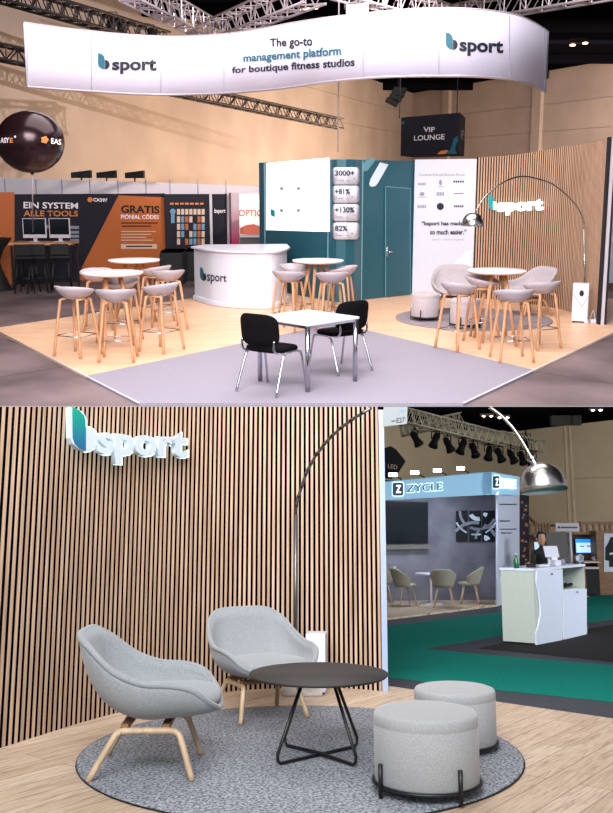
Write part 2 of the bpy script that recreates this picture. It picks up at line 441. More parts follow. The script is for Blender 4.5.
def truss(name, p0, p1, size, mat, label, cat, bays, r=.025, group=None):
    p0, p1 = Vector(p0), Vector(p1); t = thing(name, label, cat, p0, 0, group)
    d = (p1-p0); L = d.length; d.normalize(); side = d.cross(Vector((0, 0, 1))).normalized(); up = side.cross(d)
    cr = [(side*i+up*j)*size/2 for i, j in ((-1, -1), (1, -1), (1, 1), (-1, 1))]
    m = Mesh()
    for c in cr: m.cyl(c, c+d*L, r, n=6)
    m.build('chords', mat, t); m = Mesh()
    for k in range(bays):
        a, b = d*L*k/bays, d*L*(k+1)/bays; mid = (a+b)/2
        for i in range(4):
            c0, c1 = cr[i], cr[(i+1) % 4]
            m.cyl(a+c0, mid+c1, r*.6, n=4, caps=False); m.cyl(mid+c1, b+c0, r*.6, n=4, caps=False)
        for i in range(4): m.cyl(a+cr[i], a+cr[(i+1) % 4], r*.6, n=4, caps=False)
    m.build('lattice', mat, t)
    return t
def ab(m, name, mat, t, **k):
    """Link mesh data given in hall coordinates as a part of thing t."""
    o = m.build(name, mat, t, **k)
    o.matrix_parent_inverse = Matrix.Translation(t.location).inverted() if t.parent is None else Matrix.Identity(4)
    return o
def struct(name, m, mat, **k):
    o = m.build(name, mat, None, **k); o['kind'] = 'structure'; return o

# ================================================================== UPPER HALL: structure
D0 = A.at(306, 406).y
m = Mesh(); m.add([(-60, D0, 0), (70, D0, 0), (70, 90, 0), (-60, 90, 0)], [(0, 1, 2, 3)])
struct('floor', m, M['concrete'])
ZC = 8.2
cL, cK, cR = A.at(130, 0, ZC), A.at(413, 93, ZC), A.at(613, 60, ZC)
dl = (cL-cK); dr = (cR-cK)
eL = cK+dl*1.25; eR = cK+dr*1.5
def wallmesh(a, b, z0, z1, t=.2):
    m = Mesh(); d = (b-a); n = Vector((-d.y, d.x, 0)).normalized()
    if n.y < 0: n = -n
    m.prism([(a.x, a.y), (b.x, b.y), (b.x+n.x*t, b.y+n.y*t), (a.x+n.x*t, a.y+n.y*t)], z0, z1); return m
struct('wall_left', wallmesh(eL, cK, 0, ZC), M['hallwall'])
struct('wall_back', wallmesh(cK, eR, 0, ZC), M['hallwall'])
m = Mesh(); m.prism([(-45, 4), (45, 4), (60, 75), (-45, 75)], ZC+.02, ZC+.2); struct('ceiling', m, M['ceilingA'])
WL, WB = [(eL.x, eL.y), (cK.x, cK.y)], [(cK.x, cK.y), (eR.x, eR.y)]
k = 1
for x in (446, 536):
    p = A.on(WB, x, 140); m = Mesh(); m.box((p.x, p.y-.15, ZC/2), (.7, .3, ZC-.02), math.atan2(dr.y, dr.x)); struct('trim_%d' % k, m, M['hallwall']); k += 1
# panel joints of the hall walls
for surf, rows in ((WL, [[(40, 20), (410, 122)], [(0, 62), (400, 150)]]), (WB, [[(415, 120), (612, 98)], [(415, 142), (612, 128)]])):
    m = Mesh()
    for (a, b) in rows:
        z = A.on(surf, *a).z; p, q = A.on(surf, *a, .02), A.on(surf, *b, .02)
        m.cyl((p.x, p.y, z), (q.x, q.y, z), .025, n=4)
    struct('trim_%d' % k, m, M['hallwall']); k += 1
m = Mesh()
for i in range(7):
    y = 20+i*6; m.box((5, y, ZC-.2), (90, .18, .4))
struct('trim_%d' % k, m, M['ceilingA']); k += 1

# ------------------------------------------------------------------ the stand: platform, carpet
ZP = .03
Lc = A.at(-14, 329, ZP); e1 = (A.at(145, 406, ZP)-A.at(86, 376, ZP)).normalized(); e2 = (A.at(613, 333, ZP)-A.at(534, 370, ZP)).normalized()
# front corner: meeting of both front edges
a0, b0 = A.at(86, 376, ZP), A.at(534, 370, ZP)
det = e1.x*(-e2.y)+e2.x*e1.y
kk = ((b0.x-a0.x)*(-e2.y)+e2.x*(b0.y-a0.y))/det
Fc = a0+e1*kk
Lc = a0-e1*(a0-Lc).length; Rc = b0+e2*7.0
Bk = Rc+(Lc-Fc)
def clip(pts, y0=None):
    y0 = y0 or D0; out = []; n = len(pts)
    for i in range(n):
        p, q = pts[i], pts[(i+1) % n]
        if p[1] >= y0: out.append((p[0], p[1]))
        if (p[1] >= y0) != (q[1] >= y0):
            t = (y0-p[1])/(q[1]-p[1]); out.append((p[0]+t*(q[0]-p[0]), y0))
    return out
Cc = A.at(337, 323, ZP); b0_ = A.at(534, 370, ZP)
m = Mesh(); m.prism([tuple(p)[:2] for p in (Lc, a0, Cc, b0_, Rc, Bk)], .001, ZP); tag(struct('floor_platform', m, M['platform']), None)
Cc = A.at(337, 323, ZP); a1 = a0; b1 = b0
m = Mesh(); m.prism(clip([a1, Fc, b1, Cc]), .001, ZP+.001)
o = tag(m.build('corner_carpet', M['carpet']), 'grey carpet laid over the front corner of the wooden stand platform', 'carpet')
m = Mesh()
for p, q in ((Lc, Fc), (Fc, Rc)):
    s = clip([p, q, q+Vector((0, 1e-5, 0))]); s = sorted(s, key=lambda v: v[0]); s0, s1 = s[0], s[-1]
    m.cyl((s0[0], s0[1]+.01, .026), (s1[0], s1[1]+.01, .026), .009, n=6)
struct('trim_20', m, M['edge'])

# ------------------------------------------------------------------ furniture builders
def make_stool(shell, oak):
    t = thing('bar_stool', '', 'stool')
    rows = []
    for j in range(9):
        r = j/8
        row = []
        for i in range(28):
            a = 2*PI*i/28; back = (1+math.cos(a))/2
            h = .03+.085*back**1.3+.02*abs(math.sin(a))
            rx, ry = .245, .215+.02*back
            z = -.055*(1-r*r)**1.0 + h*r**3
            row.append((rx*r*math.sin(a), ry*r*math.cos(a)*(1+.06*r*back), .80+z))
        rows.append(row)
    Mesh().grid(rows, True, True).build('seat', M[shell], t, solid=.02)
    zt = .735
    fr = Mesh()
    for s in (-1, 1):
        fr.cyl((s*.12, -.12, zt), (s*.12, .12, zt), .014, n=8)
    fr.cyl((-.12, 0, zt), (.12, 0, zt), .012, n=8)
    fr.build('seat_frame', M[oak], t)
    for sx in (-1, 1):
        for sy in (-1, 1):
            P = [(sx*.09, sy*.08, zt+.005), (sx*.125, sy*.115, zt-.005), (sx*.145, sy*.135, zt-.07), (sx*.215, sy*.205, 0.0)]
            Mesh().tube(catmull(P, 5), .0185, 8).build('leg', M[oak], t)
    z = .27; a, b = .192, .182
    Mesh().tube([(-a, -b, z), (a, -b, z), (a, b, z), (-a, b, z)], .007, 6, closed=True).build('footrest', M['chrome'], t)
    return t
def make_bartable(H=1.0, R=.41, mat='tabletop'):
    t = thing('bar_table', '', 'table')
    Mesh().lathe([(0.0, H-.032), (R-.02, H-.032), (R-.004, H-.018), (R, H-.008), (R-.006, H), (0, H)], 48).build('tabletop', M[mat], t)
    Mesh().lathe([(0, H-.042), (R-.03, H-.042), (R-.012, H-.02), (0, H-.02)], 48).build('tabletop_edge', M['oak'], t)
    for i in range(4):
        a = PI/4+i*PI/2+.2; c, s = math.cos(a), math.sin(a)
        Mesh().cyl((.33*c, .33*s, 0), (.13*c, .13*s, H-.035), .021, .028, 10).build('leg', M['oak'], t)
    return t
def make_lounge(fab, oak, detail=True):
    t = thing('lounge_chair', '', 'lounge chair')
    K = [(0, 0, .425, .765), (28, .215, .41, .755), (50, .325, .315, .69), (72, .38, .18, .585), (95, .40, .02, .525), (118, .395, -.13, .515), (138, .365, -.255, .485), (152, .30, -.335, .415), (166, .15, -.385, .355), (180, 0, -.395, .338)]
    key = catmull([(k[1], k[2], k[3]) for k in K], 4); rim = [Vector(p) for p in key]+[Vector((-p.x, p.y, p.z)) for p in reversed(key[1:-1])]
    rows = []
    for j in range(13):
        v = j/12; row = []
        for p in rim:
            fr = max(0, -p.y/.39)
            b = Vector((0, -.02, .285)); r = math.hypot(p.x, p.y)
            cx, cy = p.x*1.02, (p.y*.80 if p.y > 0 else p.y*1.06)
            c = Vector((cx, cy, .275+.04*fr))
            row.append(b*(1-v)**2+c*2*v*(1-v)+p*v*v)
        rows.append(row)
    Mesh().grid(rows, True, True).build('shell', M[fab], t, solid=.034)
    Mesh().tube([Vector((p.x*.985, p.y*.985, p.z+.002)) for p in rim], .0175, 8, closed=True).build('piping', M[fab], t)
    # seat cushion: rounded trapezoid
    pr = []
    for i in range(36):
        a = 2*PI*i/36; c, s = math.cos(a), math.sin(a)
        x = .285*math.copysign(abs(c)**.62, c); y = -.09+.285*math.copysign(abs(s)**.62, s); x *= 1-.18*max(0, (y+.09)/.29)
        pr.append((x, y))
    rows = []
    for f_, z in ((.0, .345), (.9, .345), (1.0, .362), (1.02, .385), (.99, .408), (.93, .422), (.8, .430), (.5, .436), (0, .438)):
        rows.append([(p[0]*f_, -.10+(p[1]+.09)*f_, z+.012) for p in pr])
    Mesh().grid(rows, True, True).build('seat_cushion', M[fab], t)
    for s in (-1, 1):
        P = [(s*.28, .31, 0), (s*.235, .195, .20), (s*.224, .165, .235), (s*.218, .125, .247), (s*.218, -.12, .247), (s*.222, -.165, .236), (s*.235, -.19, .20), (s*.28, -.26, 0)]
        pts = catmull(P, 4)
        Mesh().tube(pts, .0185, 8).build('leg_frame', M[oak], t)
    mm = Mesh()
    for y in (.13, -.10): mm.box((0, y, .268), (.44, .045, .03))
    mm.build('cross_bracket', M['brownwood'], t, bevel=.004)
    return t
def make_ottoman(fab):
    t = thing('round_pouf', '', 'ottoman'); R, H = .292, .43
    prof = [(0, .055), (R-.01, .055), (R, .07), (R+.003, H-.078), (R+.0005, H-.073), (R+.0005, H-.069), (R+.0025, H-.064), (R+.0015, H-.026), (R-.007, H-.009), (R-.03, H-.001), (R*.6, H+.004), (0, H+.006)]
    Mesh().lathe(prof, 56).build('upholstered_drum', M[fab], t)
    Mesh().tube([((R+.008)*math.cos(2*PI*i/56), (R+.008)*math.sin(2*PI*i/56), .055) for i in range(56)], .0105, 8, closed=True).build('base_ring', M['darkmetal'], t)
    for i in range(4):
        a = PI/4+i*PI/2; Mesh().cyl(((R+.016)*math.cos(a), (R+.016)*math.sin(a), 0), ((R+.016)*math.cos(a), (R+.016)*math.sin(a), .175), .0125, n=10).build('leg', M['darkmetal'], t)
    return t
def make_conference_chair():
    t = thing('conference_chair', '', 'chair')
    pr = []; rows = []
    for i in range(32):
        a = 2*PI*i/32; c, s = math.cos(a), math.sin(a)
        pr.append((.235*math.copysign(abs(c)**.55, c), .215*math.copysign(abs(s)**.55, s)))
    for f_, z in ((0, .425), (.93, .425), (1, .44), (1.01, .455), (.98, .472), (.9, .482), (0, .487)):
        rows.append([(p[0]*f_, p[1]*f_-.01, z-.015*max(0, -(p[1]*f_)/.2)**2) for p in pr])
    Mesh().grid(rows, True, True).build('seat', M['blackfab'], t)
    rows = []
    for off_ in (0, 1):
        pass
    def bk(u, v, d):      # curved padded back, u -1..1, v -1..1
        x = .235*u; y = .245-.055*u*u+.02*v; z = .66+.165*v; return (x, y+d, z)
    ring = []
    for i in range(32):
        a = 2*PI*i/32; c, s = math.cos(a), math.sin(a); ring.append((math.copysign(abs(c)**.5, c), math.copysign(abs(s)**.5, s)))
    R_ = []
    for f_, d in ((0, -.028), (.5, -.027), (.92, -.024), (1, -.008), (1.01, .006), (.97, .02), (.5, .026), (0, .027)):
        R_.append([bk(u*f_, v*f_, d) for u, v in ring])
    Mesh().grid(R_, True, True).build('backrest', M['blackfab'], t)
    for s in (-1, 1):
        Mesh().tube(catmull([(s*.255, -.27, 0), (s*.238, -.20, .36), (s*.232, -.17, .405), (s*.225, -.10, .42), (s*.225, 0, .42)], 5), .0125, 8).build('leg', M['chrome'], t)
        Mesh().tube(catmull([(s*.255, .27, 0), (s*.238, .13, .36), (s*.232, .09, .405), (s*.225, .05, .42), (s*.225, 0, .42)], 5), .0125, 8).build('leg', M['chrome'], t)
        Mesh().tube(catmull([(s*.2, .02, .425), (s*.2, .17, .43), (s*.2, .225, .47), (s*.2, .225, .56)], 5), .012, 8).build('back_upright', M['chrome'], t)
    return t

def seat_pos(px, py, z=.8): return A.at(px, py, z)
def zp(p): return (p.x, p.y, ZP+.001)

# ------------------------------------------------------------------ bar tables and stools
bt = make_bartable()
G = 'oak-legged bar tables with white round tops'
TB = [((113, 272), .1, 'white round bar table with oak legs, nearest on the left among five stools', 'tb'),
      ((134, 259.5), .5, 'white round bar table partly behind the nearer left bar table', ''),
      ((318, 260), .25, 'white round bar table standing against the teal wall'  , ''),
      ((497, 270), -.15, 'round bar table in front of the slatted wall, ringed by stools', '')]
tabs = []
for i, (p, rz, lab, _) in enumerate(TB):
    o = bt if i == 0 else copy_tree(bt); q = A.at(p[0], p[1], 1.03); put(o, zp(q), rz, lab, G); tabs.append(q)
st0 = make_stool('shell', 'oak')
GS = 'grey low-backed bar stools'
SP = [(75, 293, 0, 'grey bar stool on the far left of the wooden platform'),
      (116, 296, 0, 'grey bar stool in front of the nearer left table, closest to the camera'),
      (160, 290, 0, 'grey bar stool right of the nearer left table, in front of its pair'),
      (97, 276, 0, 'grey bar stool half hidden behind the left edge of the nearer left table'),
      (121, 284, 0, 'grey bar stool seen between the legs behind the nearer left table'),
      (155, 272, 1, 'grey bar stool farthest back right of the left group, beside the second table'),
      (168, 276, 1, 'grey bar stool at right end of left group with back turned to the counter'),
      (289, 277, 2, 'grey bar stool left of the teal wall table, nearer of that side'),
      (296, 271, 2, 'grey bar stool left of the teal wall table, farther of that side'),
      (332, 278, 2, 'grey bar stool right of the teal wall table, nearer of that side'),
      (341, 272, 2, 'grey bar stool right of the teal wall table, farther of that side'),
      (459, 289, 3, 'grey bar stool left of the table by the slatted wall'),
      (483, 283, 3, 'grey bar stool behind the table by the slatted wall'),
      (514, 296, 3, 'grey bar stool nearest the camera at the table by the slatted wall'),
      (541, 288, 3, 'grey bar stool right of the table by the slatted wall')]
for i, (px, py, ti, lab) in enumerate(SP):
    o = st0 if i == 0 else copy_tree(st0); q = A.at(px, py, .84); d = tabs[ti]-q; a = math.atan2(d.y, d.x)+PI/2+random.uniform(-.25, .25)
    put(o, zp(q), a, lab, GS)

# ------------------------------------------------------------------ square table and two black chairs
c4 = [A.at(x, y, .765) for x, y in ((257.6, 316), (308.5, 306.5), (358, 316), (306, 329.5))]
cen = sum(c4, Vector())/4; ang = math.atan2(c4[2].y-c4[3].y, c4[2].x-c4[3].x)
sd = (c4[2]-c4[0]).length/math.sqrt(2)/2*1.03; ang = math.atan2(c4[2].y-c4[0].y, c4[2].x-c4[0].x)+PI/4
print('square table side', sd*2)
t = thing('square_table', 'square white-topped table with chrome legs on the grey carpet', 'table', zp(cen), ang)
Mesh().box((0, 0, .722), (sd*2, sd*2, .024)).build('tabletop', M['white'], t, bevel=.004)
m = Mesh(); h = sd-.03
for s in (-1, 1): m.box((0, s*h, .695), (2*h, .02, .032)); m.box((s*h, 0, .695), (.02, 2*h-.02, .032))
m.build('apron_frame', M['chrome'], t)
for sx in (-1, 1):
    for sy in (-1, 1): Mesh().cyl((sx*h, sy*h, 0), (sx*h, sy*h, .71), .027, n=16).build('leg', M['chrome'], t)
cc = make_conference_chair()
for i, (bk, fr, lab) in enumerate([(((241, 392), (274, 402.7)), ((270, 383.7), (302.5, 393)), 'black padded chair with its back to the camera, left of the square table'),
                                  (((346, 380.5), (367.8, 372.7)), ((312.5, 372), (334.7, 365)), 'black padded chair facing left at the right side of the square table')]):
    pb = (A.at(*bk[0])+A.at(*bk[1]))/2; pf = (A.at(*fr[0])+A.at(*fr[1]))/2; d = pf-pb
    o = cc if i == 0 else copy_tree(cc); put(o, zp((pb+pf)/2), math.atan2(d.y, d.x)+PI/2, lab, 'black conference chairs at the square table', 1.04)

# ------------------------------------------------------------------ teal kiosk room
def fp(px, py): q = A.at(px, py); return (q.x, q.y)
HT = 2.66
cur = [fp(328, 302.5), fp(336, 304), fp(345, 304.2), fp(354, 303.4), fp(362, 301.5)]
fa, fb = fp(260, 289), fp(412, 296)
T1 = [fa, cur[0]]; T2 = [cur[-1], fb]; TS = [fa]+cur+[fb]
t = thing('teal_booth_room', 'teal rounded-corner room with a lit screen and a plain door', 'booth', (cur[2][0], cur[2][1], 0))
m = Mesh(); m.prism(TS+[(fb[0]+.9, fb[1]+2.2), (fa[0]+1.0, fa[1]+2.6)], 0, HT); ab(m, 'wall_body', M['teal'], t)
sc = poly(A, T1, [(266, 163), (328, 157.8), (328, 231.8), (266, 230)], M['screenA'], t, .005, .03, 'screen')
polys(A, T1, [(280+dx, 187+dy, 283+dx, 190+dy) for dx in (0, 17) for dy in (0, 22)], M['greyprint'], sc, .038, 'screen_icons')
polys(A, T1, [(280+dx, 193+dy+k_*2.6, 286+dx-k_, 194+dy+k_*2.6) for dx in (0, 7, 17, 25) for dy in (0, 22) for k_ in range(4)], M['softprint'], sc, .038, 'screen_text')
poly(A, T1, leaf_pts(270.5, 209, 275, 217), M['tealleaf'], sc, .039, name='screen_mark')
m = Mesh()
for px in (265, 328, 362):
    q = A.on(TS, px, 240, .004); m.box((q.x, q.y, HT/2), (.02, .01, HT-.02))
ab(m, 'wall_joint', M['teal_l'], t)
dr_ = poly(A, T2, [(385.8, 186.8), (410, 189), (410, 296.3), (385.8, 299)], M['teal'], t, .002, .018, 'door')
polys(A, T2, [[(385.2, 186), (410.6, 188.2), (410.6, 189), (385.2, 186.9)], (385.1, 186.3, 386, 299), (410, 188.5, 410.6, 296.4)], M['teal_l'], dr_, .022, 'door_edge')
m = Mesh(); q = A.on(T2, 387, 252, .06); m.cyl((q.x, q.y, q.z), (q.x+.1, q.y-.02, q.z), .012); m.cyl((q.x, q.y, q.z-.1), (q.x, q.y, q.z+.1), .014)
h_ = ab(m, 'door_handle', M['chrome'], dr_)
for i, (y0, y1, a, b) in enumerate([(167.2, 184.6, '3000+', 'studios'), (185.6, 203, '+81%', 'bookings'), (204, 221.2, '+130%', 'revenue'), (222.4, 239.4, '82%', 'retention')]):
    f0 = 333.3
    cdm = Mesh(); cr_ = 3.2; rows = [[], []]
    for j in range(25):
        x = f0+(358.4-f0)*j/24; e_ = max(0, cr_-(x-f0), cr_-(358.4-x)); dy = cr_-math.sqrt(max(0, cr_*cr_-e_*e_))
        rows[0].append(A.on(TS, x, y0+dy, .03)); rows[1].append(A.on(TS, x, y1-dy, .03))
    cdm.grid(rows)
    cd = ab(cdm, 'statistic_card', M['white'], t, solid=.02)
    lettering(A, TS, a, (335, y0+3, {0: 354.5, 1: 350, 2: 354.5, 3: 347.5}[i], y0+8.6), M['print'], cd, .03, .075, name='card_figure')
    polys(A, TS, [(335, y0+10.6, 355-2*(i % 2), y0+11.5), (335, y0+12.6, 348, y0+13.4)], M['greyprint'], cd, .065, 'card_text')
poly(A, T2, [(369.2, 184), (370.5, 179), (380, 162.3), (388.5, 164.5), (378, 183), (375.5, 186), (372, 186.8), (370, 186)], M['softprint'], t, .004, name='leaf_graphic')
poly(A, T2, [(363, 171), (363, 165), (367, 157.9), (376.5, 158.9), (367, 171)], M['teal_l'], t, .004, name='leaf_graphic')

# ------------------------------------------------------------------ white printed panel beside slats
wp = [fp(412, 296.3), fp(472, 299.5)]
t = thing('white_graphic_panel', 'tall white panel printed with client logos and a quotation', 'panel', (wp[0][0], wp[0][1], 0))
d_ = Vector((wp[1][0]-wp[0][0], wp[1][1]-wp[0][1], 0)); L_ = d_.length; n_ = Vector((-d_.y, d_.x, 0)).normalized()
m = Mesh(); m.prism([wp[0], wp[1], (wp[1][0]+n_.x*.08, wp[1][1]+n_.y*.08), (wp[0][0]+n_.x*.08, wp[0][1]+n_.y*.08)], 0, HT+.03); ab(m, 'board', M['white'], t)
lettering(A, wp, 'Customer-first and Business Brands', (419, 173.2, 465, 176), M['greyprint'], t, 0, name='heading')
for x, y, w_, h_ in ((422, 184, 8, 2.4), (440.5, 182.5, 3, 6), (459, 181.6, 11, 2), (422, 194, 5, 4), (440.5, 194, 8, 3.6), (459, 193.5, 10, .9), (422, 206.5, 9, 3), (459, 206.3, 10, 2)):
    if w_ in (3, 5): polys(A, wp, [circ(x, y, w_/2, 10, h_/2), (x-w_*.8, y+h_/2+.8, x+w_*.8, y+h_/2+1.4)], M['greyprint'], t, name='client_logo')
    else: polys(A, wp, [(x-w_/2+i*w_/5, y-h_/2, x-w_/2+(i+.7)*w_/5, y+h_/2) for i in range(5)], M['greyprint'] if x != 459 else M['print'], t, name='client_logo')
poly(A, wp, circ(440.3, 206.5, 3.6), M['print'], t, name='client_logo')
lettering(A, wp, '“bsport has made it', (421.5, 221.2, 468, 226.6), M['print'], t, .03, .008, name='quotation')
lettering(A, wp, 'so much easier.”', (430, 229.4, 466.5, 234.6), M['print'], t, .03, .008, name='quotation')
lettering(A, wp, 'Jenny G. - Owner of YogiNude', (432, 238.6, 464, 241), M['greyprint'], t, 0, name='quotation_source')
poly(A, wp, [(471.5, 250), (471.5, 299), (440, 297.6), (446, 276), (455, 262), (464, 253)], M['softprint'], t, name='leaf_graphic')

# ------------------------------------------------------------------ curved slatted wall
sw = catmull([A.at(472, 299.3), A.at(500, 301.6), A.at(530, 305.5), A.at(560, 311), A.at(578, 316.5), A.at(596.5, 325)], 8)
SW = [(p.x, p.y) for p in sw]
def slat_wall(plan, hfun, matslat, matback, t, pitch=.041, z0=.0, wid=.024, dep_=.008):
    cum = [0]; pf = pitch if callable(pitch) else (lambda f: pitch)
    for i in range(len(plan)-1): cum.append(cum[-1]+math.hypot(plan[i+1][0]-plan[i][0], plan[i+1][1]-plan[i][1]))
    m = Mesh(); L = cum[-1]; s = 0.0
    while True:
        pi_ = pf(s/L); s += pi_; w0 = wid*pi_/pf(1.0)
        if s > L-.01: break
        i = max(j for j in range(len(cum)-1) if cum[j] <= s); f = (s-cum[i])/(cum[i+1]-cum[i])
        x = plan[i][0]+(plan[i+1][0]-plan[i][0])*f; y = plan[i][1]+(plan[i+1][1]-plan[i][1])*f
        a = math.atan2(plan[i+1][1]-plan[i][1], plan[i+1][0]-plan[i][0]); nx, ny = math.sin(a), -math.cos(a)
        if nx*x+ny*y > 0: nx, ny = -nx, -ny
        cx, cy = x+nx*dep_/2, y+ny*dep_/2; ca, sa = math.cos(a)*w0/2, math.sin(a)*w0/2
        q = [(cx-ca+nx*dep_/2, cy-sa+ny*dep_/2), (cx+ca+nx*dep_/2, cy+sa+ny*dep_/2), (cx+ca-nx*dep_/2, cy+sa-ny*dep_/2), (cx-ca-nx*dep_/2, cy-sa-ny*dep_/2)]
        m.prism(q, z0, lambda p: hfun(p[0], p[1]))
    ab(m, 'slats', matslat, t)
    m = Mesh()
    for i in range(len(plan)-1):
        a, b = plan[i], plan[i+1]; L = math.hypot(b[0]-a[0], b[1]-a[1]); nx, ny = -(b[1]-a[1])/L, (b[0]-a[0])/L
        if nx*a[0]+ny*a[1] < 0: nx, ny = -nx, -ny
        m.prism([a, b, (b[0]+nx*.05, b[1]+ny*.05), (a[0]+nx*.05, a[1]+ny*.05)], z0, lambda p: hfun(p[0], p[1])-.002)
    ab(m, 'backing', matback, t)
t = thing('slatted_wall', 'curved oak-slatted wall carrying a lit sign, right of the white panel', 'wall panel', (SW[0][0], SW[0][1], 0))
xa, xb = SW[0][0], SW[-1][0]
slat_wall(SW, lambda x, y: 2.72+.17*max(0, (x-xa)/(xb-xa))**2, M['slat'], M['feltA'], t, pitch=.054, wid=.029, dep_=.004, z0=ZP)
# end post
q = A.at(597, 326.5); q.x += .05; t = thing('end_post', 'tall dark and silver post closing the right end of the slatted wall', 'post', (q.x, q.y, 0))
Mesh().box((.03, .05, 1.46), (.06, .09, 2.9)).build('post', M['whiteframe'], t)
Mesh().box((-.015, .05, 1.46), (.03, .12, 2.92)).build('edge_cap', M['black'], t)
Mesh().box((.075, .05, 1.46), (.03, .12, 2.92)).build('edge_cap', M['black'], t)
# raised sign on slats
def bsport_sign(st, surf, L, S, t, leafmat, off, depth, halo=1.0, faces='white_emit'):
    """L: leaf box, S: (bowl box, lettering quad)"""
    (bx, quad) = S
    h_ = halo
    hm = Mesh()
    poly(st, surf, bowl_pts(*bx), M[faces], t, off, depth, 'bowl')
    lettering(st, surf, 'sport', quad, M[faces], t, .03, off, depth, 'letters')
    poly(st, surf, leaf_pts(*L), leafmat, t, off+.004, depth+.004, 'leaf')
t = thing('lit_wall_sign', 'white glowing bsport sign mounted on the curved slatted wall', 'sign', A.on(SW, 515, 210))
bsport_sign(A, SW, (488.3, 195, 493, 210), ((492.5, 201.5, 497, 210), ((497.5, 200.8), (542, 199.4), (542, 213.6), (497.5, 215.2))), t, M['tealleaf'], .05, .04)
lettering(A, SW, 'sport', ((497, 200.2), (542.5, 198.8), (542.5, 214.2), (497, 215.8)), M['halo'], t, .05, .035, .012, 'led_backlight')

# ------------------------------------------------------------------ lounge corner on the platform
rc = A.at(473, 319, ZP); m = Mesh(); m.lathe([(0, 0), (1.27, 0), (1.27, .012), (1.25, .016), (0, .016)], 64)
o = m.build('round_rug', M['rugA']); o.location = (rc.x, rc.y, ZP+.001); tag(o, 'round heathered rug under the poufs, in front of the slatted wall', 'rug')
lc = make_lounge('loungeA', 'oak')
for i, (px, py, ang_, lab) in enumerate([(455, 280, -.1, 'grey wool lounge chair facing the camera beside the white panel'), (528, 281, -1.15, 'grey wool lounge chair turned left, nearest the slatted wall')]):
    o = lc if i == 0 else copy_tree(lc); q = A.at(px, py, .6); put(o, (q.x, q.y, ZP+.018), ang_, lab, 'lounge chairs before the slatted wall')
ot = make_ottoman('loungeA')
for i, (px, py, lab) in enumerate([(425.5, 295, 'round grey pouf on the rug, left and clear of the chairs'), (465.5, 301, 'round grey pouf on the rug, behind the stool legs')]):
    o = ot if i == 0 else copy_tree(ot); q = A.at(px, py, .45); put(o, (q.x, q.y, ZP+.018), .35, lab, 'grey poufs on the far rug', (.77, .77, 1.02))
def box_purifier(t, s=1.0, dot=True):
    Mesh().box((0, 0, .30*s), (.33*s, .24*s, .56*s)).build('housing', M['white'], t, bevel=.015)
    mm = Mesh(); mm.box((-.11*s, 0, .012), (.06, .2*s, .024)); mm.box((.11*s, 0, .012), (.06, .2*s, .024)); mm.build('foot', M['black'], t)
    if dot:
        mm = Mesh(); mm.cyl((.02, -.122*s, .44*s), (.02, -.128*s, .44*s), .045*s, n=20); mm.build('round_grille', M['darkmetal'], t)
        mm = Mesh(); mm.cyl((-.15*s, -.123*s, .42*s), (.04*s, -.123*s, .24*s), .004, n=5); mm.cyl((.04*s, -.123*s, .24*s), (.15*s, -.123*s, .40*s), .004, n=5); mm.build('seam', M['greyprint'], t)
q = A.at(579.5, 322, ZP); t = thing('air_purifier', 'white box-shaped appliance with a round dark grille at the foot of the slatted wall', 'appliance', zp(q), -.35)
box_purifier(t, 1.08); t.scale = (.70, .8, 1)
q = A.at(593, 323, ZP); t = thing('power_adapter', 'small white power plugs on the platform beside the end post', 'plug', zp(q))
Mesh().box((0, 0, .03), (.09, .05, .06)).build('plug_body', M['white'], t, bevel=.008)
Mesh().box((-.13, -.05, .02), (.06, .05, .04)).build('plug_body', M['white'], t, bevel=.008)
Mesh().tube(catmull([(-.13, -.05, .02), (-.05, .06, .01), (0, .02, .2), (.04, .02, .02)], 6), .006, 6).build('cable', M['white'], t)

def arc_lamp(st, base, tipd, path, shade_px, R, t, clipz=None, r=.011, pole_top=None, mats=('steel', 'darkmetal'), zb=0.0, polemat='steel', arcmat=None):
    """Arched lamp: pole at base, arc in the vertical plane from base to tip, dome at the tip."""
    b = Vector(base); tp = st.dep(shade_px[0], shade_px[1], tipd); surf = [(b.x, b.y), (tp.x, tp.y)]
    return b, tp, surf
# arched floor lamp of the stand
t = thing('arc_floor_lamp', 'arched steel floor lamp reaching over the lounge corner', 'floor lamp', zp(A.at(585, 318, ZP)))
pb = A.at(585, 317.5, ZP); pt = A.dep(473, 219, pb.y-1.6); ls = [(pb.x, pb.y), (pt.x, pt.y)]
m = Mesh(); m.cyl(pb, A.on(ls, 584, 229), .012, n=10); ab(m, 'pole', M['steel'], t)
path = [(584, 229), (583, 220), (579, 210), (573.5, 202.5), (567, 195.5), (558, 188), (549, 182.5), (534, 178), (521.6, 176.5), (508, 180), (494, 188.5), (483, 199.5), (476, 211.5)]
m = Mesh(); m.tube(catmull([A.on(ls, x, y) for x, y in path], 4), .012, 8); ab(m, 'arc', M['steel'], t)
def dome(R, H):
    pr = [(R*.985, -.002), (R, 0)]
    for i in range(1, 11):
        a = PI/2*i/10; pr.append((R*math.cos(a)**.85, H*math.sin(a)))
    return pr
m = Mesh(); R_ = .165; m.lathe(dome(R_, .19), 32, (pt.x, pt.y, pt.z-.10)); ab(m, 'shade', M['steel'], t)
m = Mesh(); m.lathe([(0, -.03), (.03, -.02), (.035, .02), (0, .045)], 16, (pt.x, pt.y, pt.z-.02)); ab(m, 'bulb', M['lampemit'], t)

